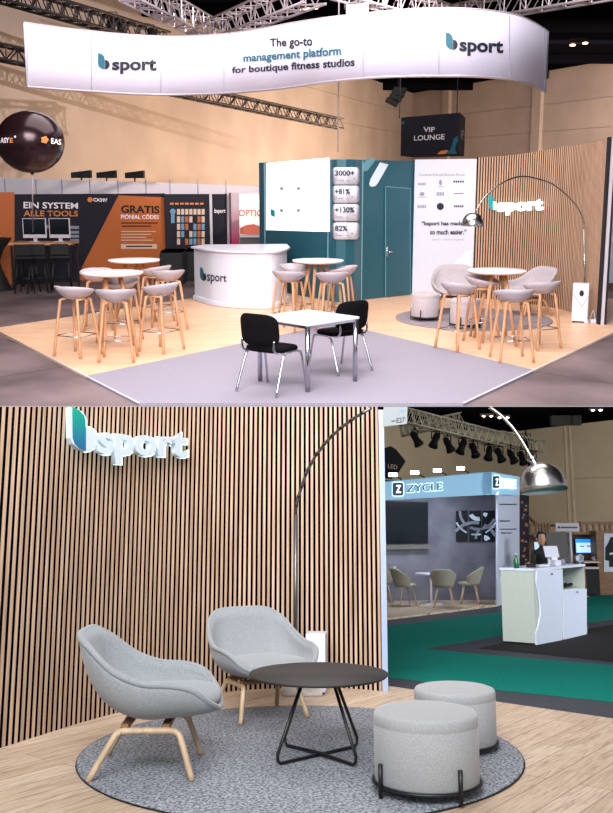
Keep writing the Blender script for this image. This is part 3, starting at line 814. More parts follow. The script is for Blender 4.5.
# ------------------------------------------------------------------ reception counter
fr = [A.at(x, y, ZP) for x, y in ((195, 300), (204, 303), (213, 305.5), (228, 307.5), (245, 308.5), (262, 309), (275, 308), (283, 305), (287, 301))]
fr = [(p.x, p.y) for p in catmull(fr, 4)]
cx_ = sum(p[0] for p in fr)/len(fr); cy_ = sum(p[1] for p in fr)/len(fr)
back = [(fr[-1][0]-.05, fr[-1][1]+.9), (fr[0][0]+.15, fr[0][1]+.55)]
t = thing('reception_counter', 'white curved reception counter bearing the bsport name', 'counter', (cx_, cy_, ZP))
def off_plan(P, d):
    out = []
    for i, p in enumerate(P):
        a, b = P[max(i-1, 0)], P[min(i+1, len(P)-1)]; L = math.hypot(b[0]-a[0], b[1]-a[1]); nx, ny = (b[1]-a[1])/L, -(b[0]-a[0])/L
        out.append((p[0]+nx*d, p[1]+ny*d))
    return out
m = Mesh(); m.prism(fr+back, ZP, 1.02); ab(m, 'body', M['white'], t)
m = Mesh(); m.prism(off_plan(fr, .045)+back, ZP, ZP+.10); ab(m, 'plinth', M['white'], t, bevel=.02)
m = Mesh(); m.prism(off_plan(fr, .06)+[(back[0][0]+.04, back[0][1]), (back[1][0]-.04, back[1][1])], 1.02, 1.055); ab(m, 'worktop', M['white'], t, bevel=.006)
CS = off_plan(fr, .004)
poly(A, CS, leaf_pts(200, 267, 203.6, 280.5), M['tealprint'], t, .004, name='mark_leaf')
poly(A, CS, bowl_pts(203.4, 273, 206.4, 281), M['print'], t, .004, name='mark_bowl')
lettering(A, CS, 'sport', ((207, 272.4), (226.5, 275.6), (226.5, 284.2), (207, 284.4)), M['print'], t, .015, name='lettering')
# ------------------------------------------------------------------ hanging banner
ZB = 3.78; BP = []
for px, py in ((26.5, 85.8), (60, 88.5), (91, 90.5), (130, 93), (175, 94), (224, 92.5), (262, 89.5), (290, 86.5), (325, 81.5), (363, 77.6), (400, 75.6), (439, 75.2), (475, 75.6), (509, 78.5), (530, 83.5), (545.5, 91)):
    BP.append(A.at(px, py, ZB))
bp = catmull(BP, 5); BS = [(p.x, p.y) for p in bp]
hts = [A.on(BS, x, y).z for x, y in ((26.5, 23), (91, 31.5), (224, 34.5), (363, 15.5), (439, 9.5), (509, 14.5), (545, 30))]
print('banner tops', hts)
ZT = sum(hts)/len(hts)
TOPS = [(26.5, 23), (60, 28), (91, 31.5), (130, 35), (175, 37), (224, 34.5), (262, 29), (290, 23.5), (325, 19), (363, 15.3), (400, 11.5), (439, 9.3), (475, 10.6), (509, 14.8), (530, 21.5), (545.5, 29.5)]
t = thing('hanging_banner', 'long white wave-shaped banner hung above the stand with printed slogan', 'banner', (BP[5].x, BP[5].y, ZB))
zt = [A.on(BS, *p).z for p in TOPS]; zt = [ZT+(z-ZT)*.8 for z in zt]
tops = catmull([Vector((i, 0, z)) for i, z in enumerate(zt)], 5)
m = Mesh(); rows = [[(b.x, b.y, ZB+(tp.z-ZB)*f) for b, tp in zip(bp, tops)] for f in (0, .5, 1)]
m.grid(rows); ab(m, 'cloth', M['fabricwhite'], t, solid=.016)
m = Mesh(); m.tube([(b.x, b.y, ZB-.01) for b in bp], .022, 6); m.tube([(b.x, b.y, tp.z+.01) for b, tp in zip(bp, tops)], .018, 6); ab(m, 'rail', M['truss'], t)
m = Mesh()
for px, y0, y1 in ((91.5, 32, 90), (161, 37, 93.5), (224, 35, 92), (363, 16, 77), (439, 10, 75), (509.5, 15.5, 78), (544.8, 30, 90), (27.2, 24, 85)):
    p, q = A.on(BS, px, y0, .02), A.on(BS, px, y1, .02); m.cyl(p, q, .006, n=5)
ab(m, 'seam', M['greyprint'], t)
def mark(px0, y0, y1, wl, wb, t, quad, o=.03):
    poly(A, BS, leaf_pts(px0, y0, px0+wl, y1), M['tealprint'], t, o, name='mark_leaf')
    poly(A, BS, bowl_pts(px0+wl+.3, y0+(y1-y0)*.42, px0+wl+wb, y1+.3), M['print'], t, o, name='mark_bowl')
    lettering(A, BS, 'sport', quad, M['print'], t, .035, o)
mark(98, 53, 69, 6.8, 5, t, ((112, 59.5), (156.6, 58.8), (156.6, 74.8), (112, 73.8)))
mark(445.8, 32.3, 49.5, 7, 5, t, ((459.4, 39), (503.3, 41), (503.3, 57.4), (459.4, 55.4)))
lettering(A, BS, 'The go-to', ((269.8, 38.6), (312.3, 36), (312.3, 48.6), (269.8, 49)), M['print'], t, .025, .03)
lettering(A, BS, 'management platform', ((243.3, 54.2), (341, 45.6), (341, 57.8), (243.3, 64.2)), M['tealprint'], t, .025, .03)
lettering(A, BS, 'for boutique fitness studios', ((232, 66.8), (354.5, 57.5), (354.5, 68.6), (232, 75.4)), M['print'], t, .025, .03)
# suspension wires
for px, y0, lab in ((338.5, 80, 'thin steel wire dropping behind the banner to the teal room'),):
    p = A.dep(px, 78, 15.5); m = Mesh(); m.cyl((p.x, p.y, 2.75), (p.x, p.y, ZC), .012, n=6)
    tag(m.build('suspension_wire', M['truss']), lab, 'wire')

# ------------------------------------------------------------------ trusses overhead
def AT(px, py, Y): return A.dep(px, py, Y)
truss('lighting_truss', AT(130, -12, 17), AT(214, 33, 22), .42, M['truss'], 'aluminium truss running down from the top left to the junction behind the banner', 'truss', 7, .024)
truss('lighting_truss', AT(207, 34, 22), AT(315, -10, 16.5), .42, M['truss'], 'aluminium truss rising right from the junction above the banner', 'truss', 7, .024)
truss('lighting_truss', AT(340, -14, 17), AT(445, 15, 22), .4, M['truss'], 'aluminium truss beside the bright floodlight, sloping down right', 'truss', 7, .024)
truss('lighting_truss', AT(455, 15, 22), AT(612, -14, 17), .4, M['truss'], 'aluminium truss rising to the top right above the banner end', 'truss', 7, .024)
truss('lighting_truss', AT(-20, -14, 21), AT(165, 40, 26), .38, M['trussdark'], 'dark truss crossing the upper left corner above the banner', 'truss', 14, .035)
truss('lighting_truss', AT(-20, 48, 23), AT(340, 124, 36), .36, M['trussdark'], 'dark low truss passing behind the banner along the left wall', 'truss', 26, .035)
# projectors clamped on the dark truss
for i, px in enumerate((112, 120, 150)):
    q = AT(px, 22+i*6, 25); t = thing('stage_spotlight', '', 'spotlight', q, .4*i, 'spotlights on the dark upper left truss')
    t['label'] = ['small dark spotlight clamped to the upper left truss, leftmost', 'small dark spotlight clamped to the upper left truss, in the middle', 'small dark spotlight clamped to the upper left truss, nearest the banner logo'][i]
    Mesh().cyl((0, 0, .1), (0, -.25, -.18), .09, .12, 12).build('housing', M['black'], t)
    Mesh().tube([(-.13, 0, 0), (-.13, 0, .25), (.13, 0, .25), (.13, 0, 0)], .014, 6).build('yoke', M['trussdark'], t)
# flood light, downlights
q = AT(357, 9, 18); t = thing('floodlight', 'bright square floodlight shining above the banner', 'floodlight', q)
Mesh().box((0, 0, 0), (.42, .16, .2)).build('housing', M['whiteframe'], t, bevel=.01)
Mesh().box((0, -.085, 0), (.40, .01, .18)).build('lens', M['lampemit'], t)
Mesh().tube([(-.23, .02, 0), (-.23, .02, .3), (.23, .02, .3), (.23, .02, 0)], .015, 6).build('bracket', M['truss'], t)
for px, py, lab in ((309, 10, 'cluster of warm ceiling lamps left of the floodlight'), (578, 45, 'pair of warm ceiling lamps near the right wall top')):
    q = AT(px, py, 30); t = thing('ceiling_lamp', lab, 'ceiling lamp', q)
    Mesh().box((0, 0, .12), (.5, .3, .14)).build('housing', M['black'], t)
    for s in (-1, 0, 1):
        if px > 500 and s == 0: continue
        m = Mesh(); m.lathe([(0, -.03), (.08, -.01), (.09, .03), (0, .05)], 12, (s*.2, -.1, .03*s)); m.build('bulb', M['warmemit'], t)
# hanging line-array speaker
q = AT(396, 97, 25); t = thing('hanging_speaker', 'dark curved loudspeaker hanging below the banner near the hall corner', 'loudspeaker', q)
for i in range(4): Mesh().box((0, 0, 0), (.34, .3, .115), 0, Matrix.Translation((.10-.035*i-.012*i*i, 0, .18-.105*i)) @ Matrix.Rotation(.12*i+.12, 4, 'Y')).build('cabinet', M['black'], t, bevel=.01)
Mesh().cyl((.05, 0, .2), (.05, 0, 1.6), .012).build('hanger', M['trussdark'], t)

# ------------------------------------------------------------------ VIP LOUNGE box
v0, v1 = AT(400.5, 157, 22.5), AT(458.5, 155, 21.0)
d = Vector((v1.x-v0.x, v1.y-v0.y, 0)); n = Vector((-d.y, d.x, 0)).normalized()*1.3; zt0 = AT(400.5, 117.5, 22.5).z; zb0 = AT(400.5, 156, 22.5).z; vr = AT(465, 130, 22.6)
t = thing('hanging_sign_box', 'dark navy hanging cube sign reading VIP LOUNGE', 'sign', ((v0+v1)/2))
t.location.z = zb0
m = Mesh(); m.prism([(v0.x, v0.y), (v1.x, v1.y), (vr.x, vr.y), (v0.x+.5, v0.y+1.2)], zb0, zt0); ab(m, 'box_body', M['navy'], t)
VS = [(v0.x, v0.y), (v1.x, v1.y)]; VR = [(v1.x, v1.y), (vr.x, vr.y)]
lettering(A, VS, 'VIP', (423.5, 127, 435, 132), M['whitetxt'], t, .01)
lettering(A, VS, 'LOUNGE', ((414, 135.6), (444.6, 134), (444.6, 139.4), (414, 140.8)), M['whitetxt'], t, .01)
poly(A, VS, [(444, 153.6), (450, 150.5), (452, 145), (453.5, 139), (458, 135.3), (458, 141), (456, 145), (455, 150), (457, 154)], M['tealprint'], t, .006, name='wave_graphic')
poly(A, VS, [(437, 154.3), (440.5, 151), (446, 149.8), (449, 151), (444.5, 154)], M['orangetxt'], t, .009, name='wave_graphic')
poly(A, VS, [(401.5, 122), (405, 121), (404, 124), (401.5, 125)], M['tealprint'], t, .006, name='wave_graphic')
lettering(A, VR, 'VIP', (460.5, 130, 463.5, 140), M['whitetxt'], t, .01)
m = Mesh()
for p in (v0, v1): m.cyl((p.x, p.y+.4, zt0), (p.x, p.y+.4, ZC), .012, n=5)
ab(m, 'hanging_wire', M['trussdark'], t)

# ------------------------------------------------------------------ balloon
R_ = .455; q = AT(30.5, 142, 12.6); t = thing('giant_balloon', 'large dark bronze balloon printed with a white and orange name, floating at left', 'balloon', q)
Mesh().lathe([(R_*math.cos(a)*.999+1e-5, .415*math.sin(a)) for a in [-PI/2+PI*i/24 for i in range(25)]], 48).build('skin', M['balloon'], t)
def ball_pt(px, py, off):
    r = A.ray(px, py).normalized(); o_ = Vector((0, 0, A.H))-q; o_.z *= R_/.415; r = Vector((r.x, r.y, r.z*R_/.415)); a_ = r.dot(r); b_ = 2*o_.dot(r); c_ = o_.dot(o_)-(R_+off)**2
    dd = max(0, b_*b_-4*a_*c_); k_ = (-b_-math.sqrt(dd))/(2*a_); p = o_+r*k_; return Vector((p.x, p.y, p.z*.415/R_))
def ball_label(body, box, mat):
    me = text_mesh(body, .02); f = quad_fn(box); xs = [v.co.x for v in me.vertices]; ys = [v.co.y for v in me.vertices]; x0, x1, y0, y1 = min(xs), max(xs), min(ys), max(ys)
    for v in me.vertices: v.co = ball_pt(*f((v.co.x-x0)/(x1-x0), (v.co.y-y0)/(y1-y0)), .006)
    me.materials.clear(); me.materials.append(mat); me.name = 'lettering'; o = bpy.data.objects.new('lettering', me); COL.objects.link(o); o.parent = t
ball_label('ASY', (.5, 137.6, 9, 143), M['whitetxt']); ball_label('E', (9.8, 137.8, 13, 142.6), M['orangetxt']); ball_label('°', (14, 135.6, 16, 137.6), M['whitetxt'])
ball_label('EAS', ((51.2, 138), (61.4, 139.5), (61.2, 145), (51.2, 143.6)), M['whitetxt'])
m = Mesh()
for k in range(5):
    a = 2*PI*k/5
    c = circ(44.8+2.2*math.cos(a), 139.8+2.2*math.sin(a), 1.7, 8); m.add([ball_pt(x, y, .006) for x, y in c], [tuple(range(8))])
m.build('emblem', M['orangetxt'], t)
m = Mesh(); m.lathe([(.0, -.44), (.03, -.43), (.012, -.41)], 10); m.build('neck', M['balloon'], t)
m = Mesh(); m.cyl((0, 0, -.43), (0.02, 3.0, -1.72), .007, n=6)
m = Mesh(); e_ = AT(33, 232, 19.0)-q; m.cyl((0, 0, -.43), e_, .008, n=6); m.build('string', M['whiteframe'], t)

# ------------------------------------------------------------------ neighbouring stands at left
wa, wb_ = A.at(-25, 287), A.at(166, 275.5)
XS = [(wa.x, wa.y), (wb_.x, wb_.y)]
def slab(surf, x0, x1, z0, z1, t, mat, name, th=.08, off=0.0):
    a, b = A.on(surf, x0, 230, off), A.on(surf, x1, 230, off); d = Vector((b.x-a.x, b.y-a.y, 0)).normalized(); n = Vector((-d.y, d.x, 0))
    if n.y < 0: n = -n
    m = Mesh(); m.prism([(a.x, a.y), (b.x, b.y), (b.x+n.x*th, b.y+n.y*th), (a.x+n.x*th, a.y+n.y*th)], z0, z1); return ab(m, name, mat, t)
ztp = A.on(XS, 60, 194).z
t = thing('printed_backdrop', 'orange and navy printed backdrop wall of the neighbouring stand', 'backdrop', (wa.x, wa.y, 0))
slab(XS, -25, 166, 0, ztp, t, M['navy'], 'panel')
polys(A, XS, [[(-25, 192), (14.5, 192.3), (14.5, 284.5), (-25, 287)]], M['orange'], t, .004, 'orange_field')
polys(A, XS, [[(118.5, 195.3), (165.7, 197.4), (165.7, 275.5), (79, 280.5), (79, 273)]], M['orange'], t, .004, 'orange_field')
lettering(A, XS, 'EIN SYSTEM', ((23.5, 201.8), (78, 202.8), (78, 208.8), (23.5, 208.4)), M['whitetxt'], t, .02, .008)
lettering(A, XS, 'ALLE TOOLS', ((23.5, 210.4), (78, 210.8), (78, 216.4), (23.5, 216.4)), M['orangetxt'], t, .02, .008)
lettering(A, XS, 'CX597', ((93, 198), (107.5, 198.6), (107.5, 202), (93, 201.6)), M['whitetxt'], t, .03, .008)
poly(A, XS, circ(90, 199.7, 2.6), M['orangetxt'], t, .008, name='emblem')
lettering(A, XS, 'GRATIS', ((121, 205), (159.5, 206), (159.5, 213.6), (121, 213.2)), M['navy'], t, .035, .008)
lettering(A, XS, 'PIÓNIAL CÔDES', ((121, 213.5), (158.8, 214.2), (158.8, 219), (121, 219)), M['whitetxt'], t, .02, .008)
polys(A, XS, [(121+(i % 2), 222.4+i*3.1+(2.5 if i > 1 else 0), 158-(i*7) % 11, 223.6+i*3.1+(2.5 if i > 1 else 0)) for i in range(2)], M['navy'], t, .008, 'small_print')
polys(A, XS, [(121, 231+i*2.9, 156-(i*5) % 12, 231.9+i*2.9) for i in range(4)], M['sand'], t, .008, 'small_print')
polys(A, XS, [(121, 244, 157, 248.8)], M['sand'], t, .008, 'button_graphic')
polys(A, XS, [(126, 245.7, 152, 247)], M['navy'], t, .011, 'small_print')
polys(A, XS, [[(23, 224.5), (79, 226), (79, 229), (23, 227.8)]]+[(70, 231+i*4, 79, 233.6+i*4) for i in range(4)], M['greyprint'], t, .008, 'table_graphic')
# long pale fascia above and behind
f0, f1 = A.at(-25, 278), A.at(262, 268.5); FS = [(f0.x, f0.y), (f1.x, f1.y)]
m = Mesh(); a, b = f0, f1; za, zb2 = A.on(FS, 0, 176.5).z, A.on(FS, 255, 186).z
t = thing('pale_partition_wall', 'pale panelled partition rising above the printed backdrops', 'partition', (a.x, a.y, 0))
m.prism([(a.x, a.y), (b.x, b.y), (b.x, b.y+.1), (a.x, a.y+.1)], 0, lambda p: za+(zb2-za)*(p[0]-a.x)/(b.x-a.x)); ab(m, 'panel', M['exhib'], t)
m = Mesh()
for px in (5, 36, 62, 90, 118, 146, 170, 198, 226):
    q = A.on(FS, px, 188, .01); m.box((q.x, q.y, za/2), (.02, .012, za-.12))
ab(m, 'joint', M['greyprint'], t)
for i, px in enumerate((79, 104.5, 133)):
    q = A.on(FS, px, 180); t = thing('small_floodlight', ['black floodlight on top of the pale partition, leftmost', 'black floodlight on top of the pale partition, middle one', 'black floodlight on top of the pale partition, rightmost'][i], 'floodlight', (q.x, q.y+.2, za-.03), 0, 'black floodlights on the pale partition')
    Mesh().prism([(-.22, -.1), (.25, -.1), (.25, .12), (-.22, .12)], 0, lambda p: .16+.12*p[0]).build('housing', M['black'], t)
    Mesh().cyl((0, .05, 0), (0, .05, -.12), .02).build('bracket', M['black'], t)
# navy sample board
nb0, nb1 = A.at(165, 276), A.at(211, 275); NB = [(nb0.x, nb0.y), (nb1.x, nb1.y)]
t = thing('sample_board', 'navy board displaying rows of small product pictures', 'display board', (nb0.x, nb0.y, 0))
slab(NB, 165.3, 210, 0, A.on(NB, 190, 194).z, t, M['navy'], 'panel', .1, .05)
slab(NB, 210, 212.6, 0, A.on(NB, 190, 193.5).z, t, M['whiteframe'], 'frame_post', .12, .06)
polys(A, NB, [(170+i*5, 202.8, 173.6+i*5, 204.6) for i in range(7)], M['orangetxt'], t, .06, 'small_print')
cols = {0: [], 1: [], 2: []}
for r_ in range(5):
    for c_ in range(7):
        x = 177+c_*4.1; y = 209+r_*7.4; kd = 0 if r_ == 0 else (r_*3+c_*5) % 3 if r_*c_ != 12 else 2
        if r_ > 0 and (r_+c_) % 6 == 5: continue
        cols[kd].append((x, y, x+3.1, y+6-(r_ == 0)*.4))
for kd, mt in ((0, 'sand'), (1, 'orange'), (2, 'bluepr')):
    for c_ in cols[kd]: polys(A, NB, [c_], M[mt], t, .06, 'product_picture')
poly(A, NB, circ(172.8, 211.5, 2.9), M['bluepr'], t, .06, name='product_picture'); polys(A, NB, [(171, 213, 174.6, 223)], M['bluepr'], t, .06, 'product_picture')
# dark bsport board, pink column, backlit poster
t = thing('dark_name_board', 'narrow dark board with the small bsport name', 'display board', (nb1.x, nb1.y, 0))
nc = A.at(233, 274); ND = [(nb1.x, nb1.y+.4), (nc.x, nc.y+.4)]
slab(ND, 213, 227.5, 0, A.on(ND, 220, 194).z, t, M['navy'], 'panel', .1)
slab(ND, 227.5, 229.8, 0, A.on(ND, 220, 193).z, t, M['whiteframe'], 'frame_post', .12, .03)
lettering(A, ND, 'bsport', (214.5, 208.6, 225.5, 214.2), M['whitetxt'], t, .02, .006)
def zgrad(name, c0, c1, z0, z1): return leaf_blend(name, c0, c1, z0, z1)
t = thing('pink_column', 'slim column printed from silver down to magenta', 'column', (nc.x, nc.y, 0))
slab(ND, 231.6, 239.6, 0, A.on(ND, 235, 192.5).z, t, zgrad('magenta_fade_print', (186, 20, 90), (190, 170, 176), .7, 1.7), 'panel', .15, .3)
PD = [(nc.x-1, nc.y+.75), (nc.x+3, nc.y+.75)]
t = thing('backlit_poster', 'glowing white and coral poster lettered OPTIC beside the teal room', 'poster', (nc.x, nc.y+.75, 0))
slab(PD, 238, 266, .6, A.on(PD, 250, 194).z, t, M['posterlit'], 'panel', .08)
lettering(A, PD, 'OPTIC', (238.6, 209.5, 262, 216.5), M['pinkpr'], t, .03, .006)
poly(A, PD, [(240, 234), (240, 228), (246, 225), (254, 224), (262, 227), (262, 236)], M['pinkpr'], t, .005, name='sunset_graphic')
t = thing('optic_counter', 'small pale counter with dark front below the coral poster', 'counter', (nc.x+.5, nc.y+.3, 0))
q0, q1 = A.dep(240, 240, nc.y+.3), A.dep(262, 240, nc.y+.3)
m = Mesh(); m.box(((q0.x+q1.x)/2, nc.y+.4, .45), (q1.x-q0.x, .3, .9)); ab(m, 'body', M['greyboard'], t)
m = Mesh(); m.box(((q0.x+q1.x)/2, nc.y+.4, .93), (q1.x-q0.x+.1, .45, .05)); ab(m, 'worktop', M['white'], t)
# small car-like model display behind the counter
# low black sofa box
for (x0, x1, y1, yt, lab, nm) in ((160, 184, 285, 253, 'low black lounge bench in front of the sample board', 'black_bench'), (184, 196, 281, 252, 'black cabinet between bench and white reception counter', 'black_cabinet')):
    pa, pb2 = A.at(x0, y1), A.at(x1, y1-1); t = thing(nm, lab, 'bench' if 'bench' in nm else 'cabinet', ((pa.x+pb2.x)/2, pa.y, 0)); hh = A.hgt(x0, y1, yt) if False else A.dep(x0, yt, pa.y).z
    m = Mesh(); m.box(((pa.x+pb2.x)/2, pa.y+.4, hh/2), (pb2.x-pa.x, .75, hh)); ab(m, 'body', M['black'], t, bevel=.02)
    m = Mesh(); m.box(((pa.x+pb2.x)/2, pa.y+.4, hh+.02), (pb2.x-pa.x-.04, .7, .05)); ab(m, 'seat_pad' if 'bench' in nm else 'top', M['felt'], t, bevel=.02)
# high desk with two screens
d0, d1 = A.at(14, 289.5), A.at(78, 288); zt_ = A.dep(14, 243.5, d0.y).z
t = thing('high_desk', 'high desk with oak top and black frame before the navy backdrop', 'desk', ((d0.x+d1.x)/2, d0.y, 0))
m = Mesh(); m.box(((d0.x+d1.x)/2, d0.y+.2, zt_), (d1.x-d0.x, .75, .045)); ab(m, 'desktop', M['oak'], t)
for x in (d0.x+.04, d1.x-.04):
    for y in (-.12, .52): m = Mesh(); m.box((x+(.0 if y > 0 else 0), d0.y+y, zt_/2-.02), (.045, .045, zt_-.04)); ab(m, 'leg', M['darkmetal'], t)
m = Mesh(); m.box(((d0.x+d1.x)/2, d0.y+.52, .12), (d1.x-d0.x, .03, .03)); m.box(((d0.x+d1.x)/2, d0.y+.52, zt_-.05), (d1.x-d0.x, .03, .05)); ab(m, 'rail', M['darkmetal'], t)
for i, (x0, x1, lab) in enumerate(((23.5, 47, 'flat monitor on the high desk, left one'), (49.5, 71, 'flat monitor on the high desk, right one'))):
    a, b = A.dep(x0, 240, d0.y+.25), A.dep(x1, 240, d0.y+.25); w_ = b.x-a.x; hh = .42
    t = thing('computer_monitor', lab, 'monitor', ((a.x+b.x)/2, d0.y+.25, zt_+.023), -.1*i, 'monitors on the high desk')
    Mesh().box((0, 0, .08+hh/2), (w_, .03, hh)).build('housing', M['whiteframe'], t, bevel=.005)
    Mesh().box((0, -.017, .11+hh/2), (w_-.04, .004, hh-.09)).build('display', M['tvblack'], t)
    Mesh().box((0, .02, .04), (.08, .02, .09)).build('stand', M['whiteframe'], t)
    Mesh().box((0, 0, .005), (.22, .16, .01)).build('foot', M['whiteframe'], t)
def black_stool():
    t = thing('tall_black_stool', '', 'stool')
    Mesh().box((0, 0, .72), (.38, .36, .05)).build('seat', M['black'], t, bevel=.015)
    Mesh().box((0, .17, .88), (.36, .03, .22)).build('backrest', M['black'], t, bevel=.01)
    for sx in (-1, 1):
        for sy in (-1, 1): Mesh().cyl((sx*.13, sy*.12, .7), (sx*.2, sy*.2, 0), .013, n=6).build('leg', M['darkmetal'], t)
    Mesh().tube([(-.17, -.165, .3), (.17, -.165, .3), (.17, .165, .3), (-.17, .165, .3)], .01, 6, closed=True).build('footrest', M['darkmetal'], t)
    return t
b0s = black_stool()
for i, (px, py, lab) in enumerate(((30, 292, 'tall black stool at the high desk, left of the pair'), (42, 291.5, 'tall black stool under the middle of the high desk'), (64, 291, 'tall black stool at the right end of the high desk'))):
    o = b0s if i == 0 else copy_tree(b0s); q = A.at(px, py); put(o, (q.x, q.y-.15, 0), PI+.1*i, lab, 'tall black stools at the high desk', 1.02)
# draped cocktail table at left edge
q = A.at(-3, 290); t = thing('draped_cocktail_table', 'black stretch-covered cocktail table cut by the left frame edge', 'table', (q.x, q.y, 0))
Mesh().lathe([(.32, 0), (.30, .02), (.13, .45), (.10, .60), (.18, .85), (.36, 1.08), (.37, 1.10), (0, 1.11)], 28).build('stretch_cover', M['black'], t)
Mesh().lathe([(0, 1.11), (.12, 1.11), (.14, 1.15), (.03, 1.15), (0, 1.16)], 16).build('tray', M['white'], t)
# right edge: exit sign, pale stand beyond the post
q = AT(612.5, 160, 22); t = thing('exit_sign', 'small green exit sign at the right frame edge', 'sign', q)
Mesh().box((0, 0, 0), (.32, .05, .3)).build('box', M['greenemit'], t)
Mesh().box((0, -.03, .0), (.1, .006, .17)).build('running_figure_symbol', M['white'], t)
ra, rb = A.at(603, 305), A.at(630, 300); t = thing('pale_stand_wall', 'bluish white stand wall seen past the dark post at the right edge', 'partition', (ra.x, ra.y, 0))
m = Mesh(); m.box(((ra.x+rb.x)/2+.25, ra.y+2, 1.25), (rb.x-ra.x+.5, .1, 2.1)); ab(m, 'panel', M['panelB'], t)
m = Mesh(); m.box(((ra.x+rb.x)/2+.25, ra.y+1.95, 1.1), (rb.x-ra.x+.5, .05, .12)); ab(m, 'band', M['white'], t)
# ================================================================== LOWER HALL
STATE['b'] = True
def PL(y):
    """Height at which the lower hall is closed off under the upper floor."""
    r = B.ray(306.5, 406.6); return B.H + r.z/r.y*y
def polyfloor(name, pts, z, mat, th=.004, lab=None, cat=None):
    m = Mesh(); m.prism([tuple(B.at(x, y, 0))[:2] for x, y in pts], z, z+th)
    o = m.build(name, mat)
    if lab: tag(o, lab, cat)
    else: o['kind'] = 'structure'
    return o
m = Mesh(); m.add([(-30, .5, 0), (40, .5, 0), (40, 60, 0), (-30, 60, 0)], [(0, 1, 2, 3)]); struct('floor', m, M['hallfloorB'])
# oak floor of the lounge
m = Mesh(); e0, e1_ = B.at(385, 688), B.at(613, 721.5); dd = (e1_-e0)
far0 = e0-dd*3.2; far1 = e1_+dd*.8
m.prism([(far0.x, far0.y), (far1.x, far1.y), (far1.x, 1.5), (far0.x, 1.5)], .001, .022)
struct('floor_platform', m, M['platformB'])
ZQ = .022
polyfloor('green_carpet', [(300, 640), (388, 626.3), (503, 612.5), (560, 606), (520, 634), (503, 635.4), (428, 648.4), (429, 649.8), (485, 655), (613, 665.8), (660, 669), (660, 708), (613, 702.3), (496.5, 690), (385, 677), (300, 668)], .001, M['green'], .004, 'bright green carpet lane running past the lounge towards the white counter', 'carpet')
polyfloor('green_carpet', [(540, 604), (588, 597), (640, 591), (700, 590), (700, 612), (613, 619), (588, 623), (540, 628)], .001, M['green'], .004, 'green carpet area beyond the white counter at right', 'carpet')
polyfloor('black_carpet', [(478, 648.5), (503, 643.5), (560, 634), (613, 625), (680, 618), (680, 668), (613, 662), (528, 653.2)], .002, M['blackcarpet'], .005, 'black carpet under the white counter', 'carpet')
# hall walls and ceiling of the lower hall
Z2 = 5.6
k0, kl, kr = B.at(500, 433, Z2), B.at(396, 424, Z2), B.at(613, 420, Z2)
l0 = k0+(kl-k0)*1.6; r0 = k0+(kr-k0)*1.9
def cutw(a, b, name):
    d = b-a; n = Vector((-d.y, d.x, 0)).normalized()
    if n.y < 0: n = -n
    m = Mesh(); m.prism([(a.x, a.y), (b.x, b.y), (b.x+n.x*.1, b.y+n.y*.1), (a.x+n.x*.1, a.y+n.y*.1)], 0, Z2); struct(name, m, M['hallwallB'])
cutw(l0, k0, 'wall_side'); cutw(k0, r0, 'wall_far')
ylo = (Z2-1.5)/(B.ray(306, 407.5).z/B.ray(306, 407.5).y)
m = Mesh(); m.prism([(-12, ylo), (40, ylo), (40, k0.y+12), (-12, k0.y+12)], Z2+.01, Z2+.03); struct('ceiling', m, M['ceilingA'])
KS = [(k0.x, k0.y), (r0.x, r0.y)]
for i, x in enumerate((567, 572)):
    q = B.on(KS, x, 480); m = Mesh(); m.box((q.x, q.y-.06, Z2/2), (.12, .14, Z2-.02)); struct('trim_%d' % (30+i), m, M['hallwallB'])
q = B.on(KS, 600, 478); q2 = B.on(KS, 660, 474, .03); q1 = B.on(KS, 573, 480, .03); m = Mesh(); m.cyl((q1.x, q1.y, q.z), (q2.x, q2.y, q.z), .03, n=4); struct('trim_33', m, M['hallwallB'])

# ------------------------------------------------------------------ slatted wall (large)
wl = [B.at(x, y, ZQ) for x, y in ((-40, 759), (0, 748), (40, 735.5), (80, 723), (120, 712), (160, 702.5), (200, 695.5), (240, 690.5), (290, 688), (340, 688.2), (383, 691))]
wl = catmull(wl, 5); WS = [(p.x, p.y) for p in wl]
t = thing('slatted_wall', 'tall curved wall of vertical oak slats behind the large lounge chairs', 'wall panel', (WS[20][0], WS[20][1], 0))
slat_wall(WS, lambda x, y: PL(y), M['slatB'], M['felt'], t, pitch=lambda f: .0585-.0145*min(1, f*1.35)**.8, z0=ZQ, wid=.0222, dep_=.003)
q = B.at(385.5, 691.5, ZQ)+Vector((.0, .03, 0))
t = thing('end_post', 'bluish white post closing the right end of the large slatted wall', 'post', (q.x, q.y, ZQ))
h_ = PL(q.y)-ZQ-.03; Mesh().box((0, .05, h_/2), (.05, .12, h_)).build('post', M['post'], t)
Mesh().box((-.03, .08, h_/2), (.008, .08, h_)).build('edge_strip', M['black'], t)
ES = [(q.x-.03, q.y-.02), (q.x+.5, q.y-.02)]
t = thing('stand_number_sign', 'white plate with the stand number E27 fixed to the post top', 'sign', (q.x, q.y, 2.2))
poly(B, ES, [(383.6, 406.8), (407.5, 406.8), (407, 423.8), (383.6, 426.6)], M['plate'], t, .005, .012, 'plate')
lettering(B, ES, 'E27', ((396.5, 418.2), (405, 417), (405, 422), (396.5, 423.2)), M['print'], t, .01, .02)
polys(B, ES, [(391.5, 420.5, 395.5, 421.5), ], M['print'], t, .02, 'small_print')
polys(B, ES, [(399, 409.6, 404.6, 411.2)], M['bluepr'], t, .02, 'small_emblem')

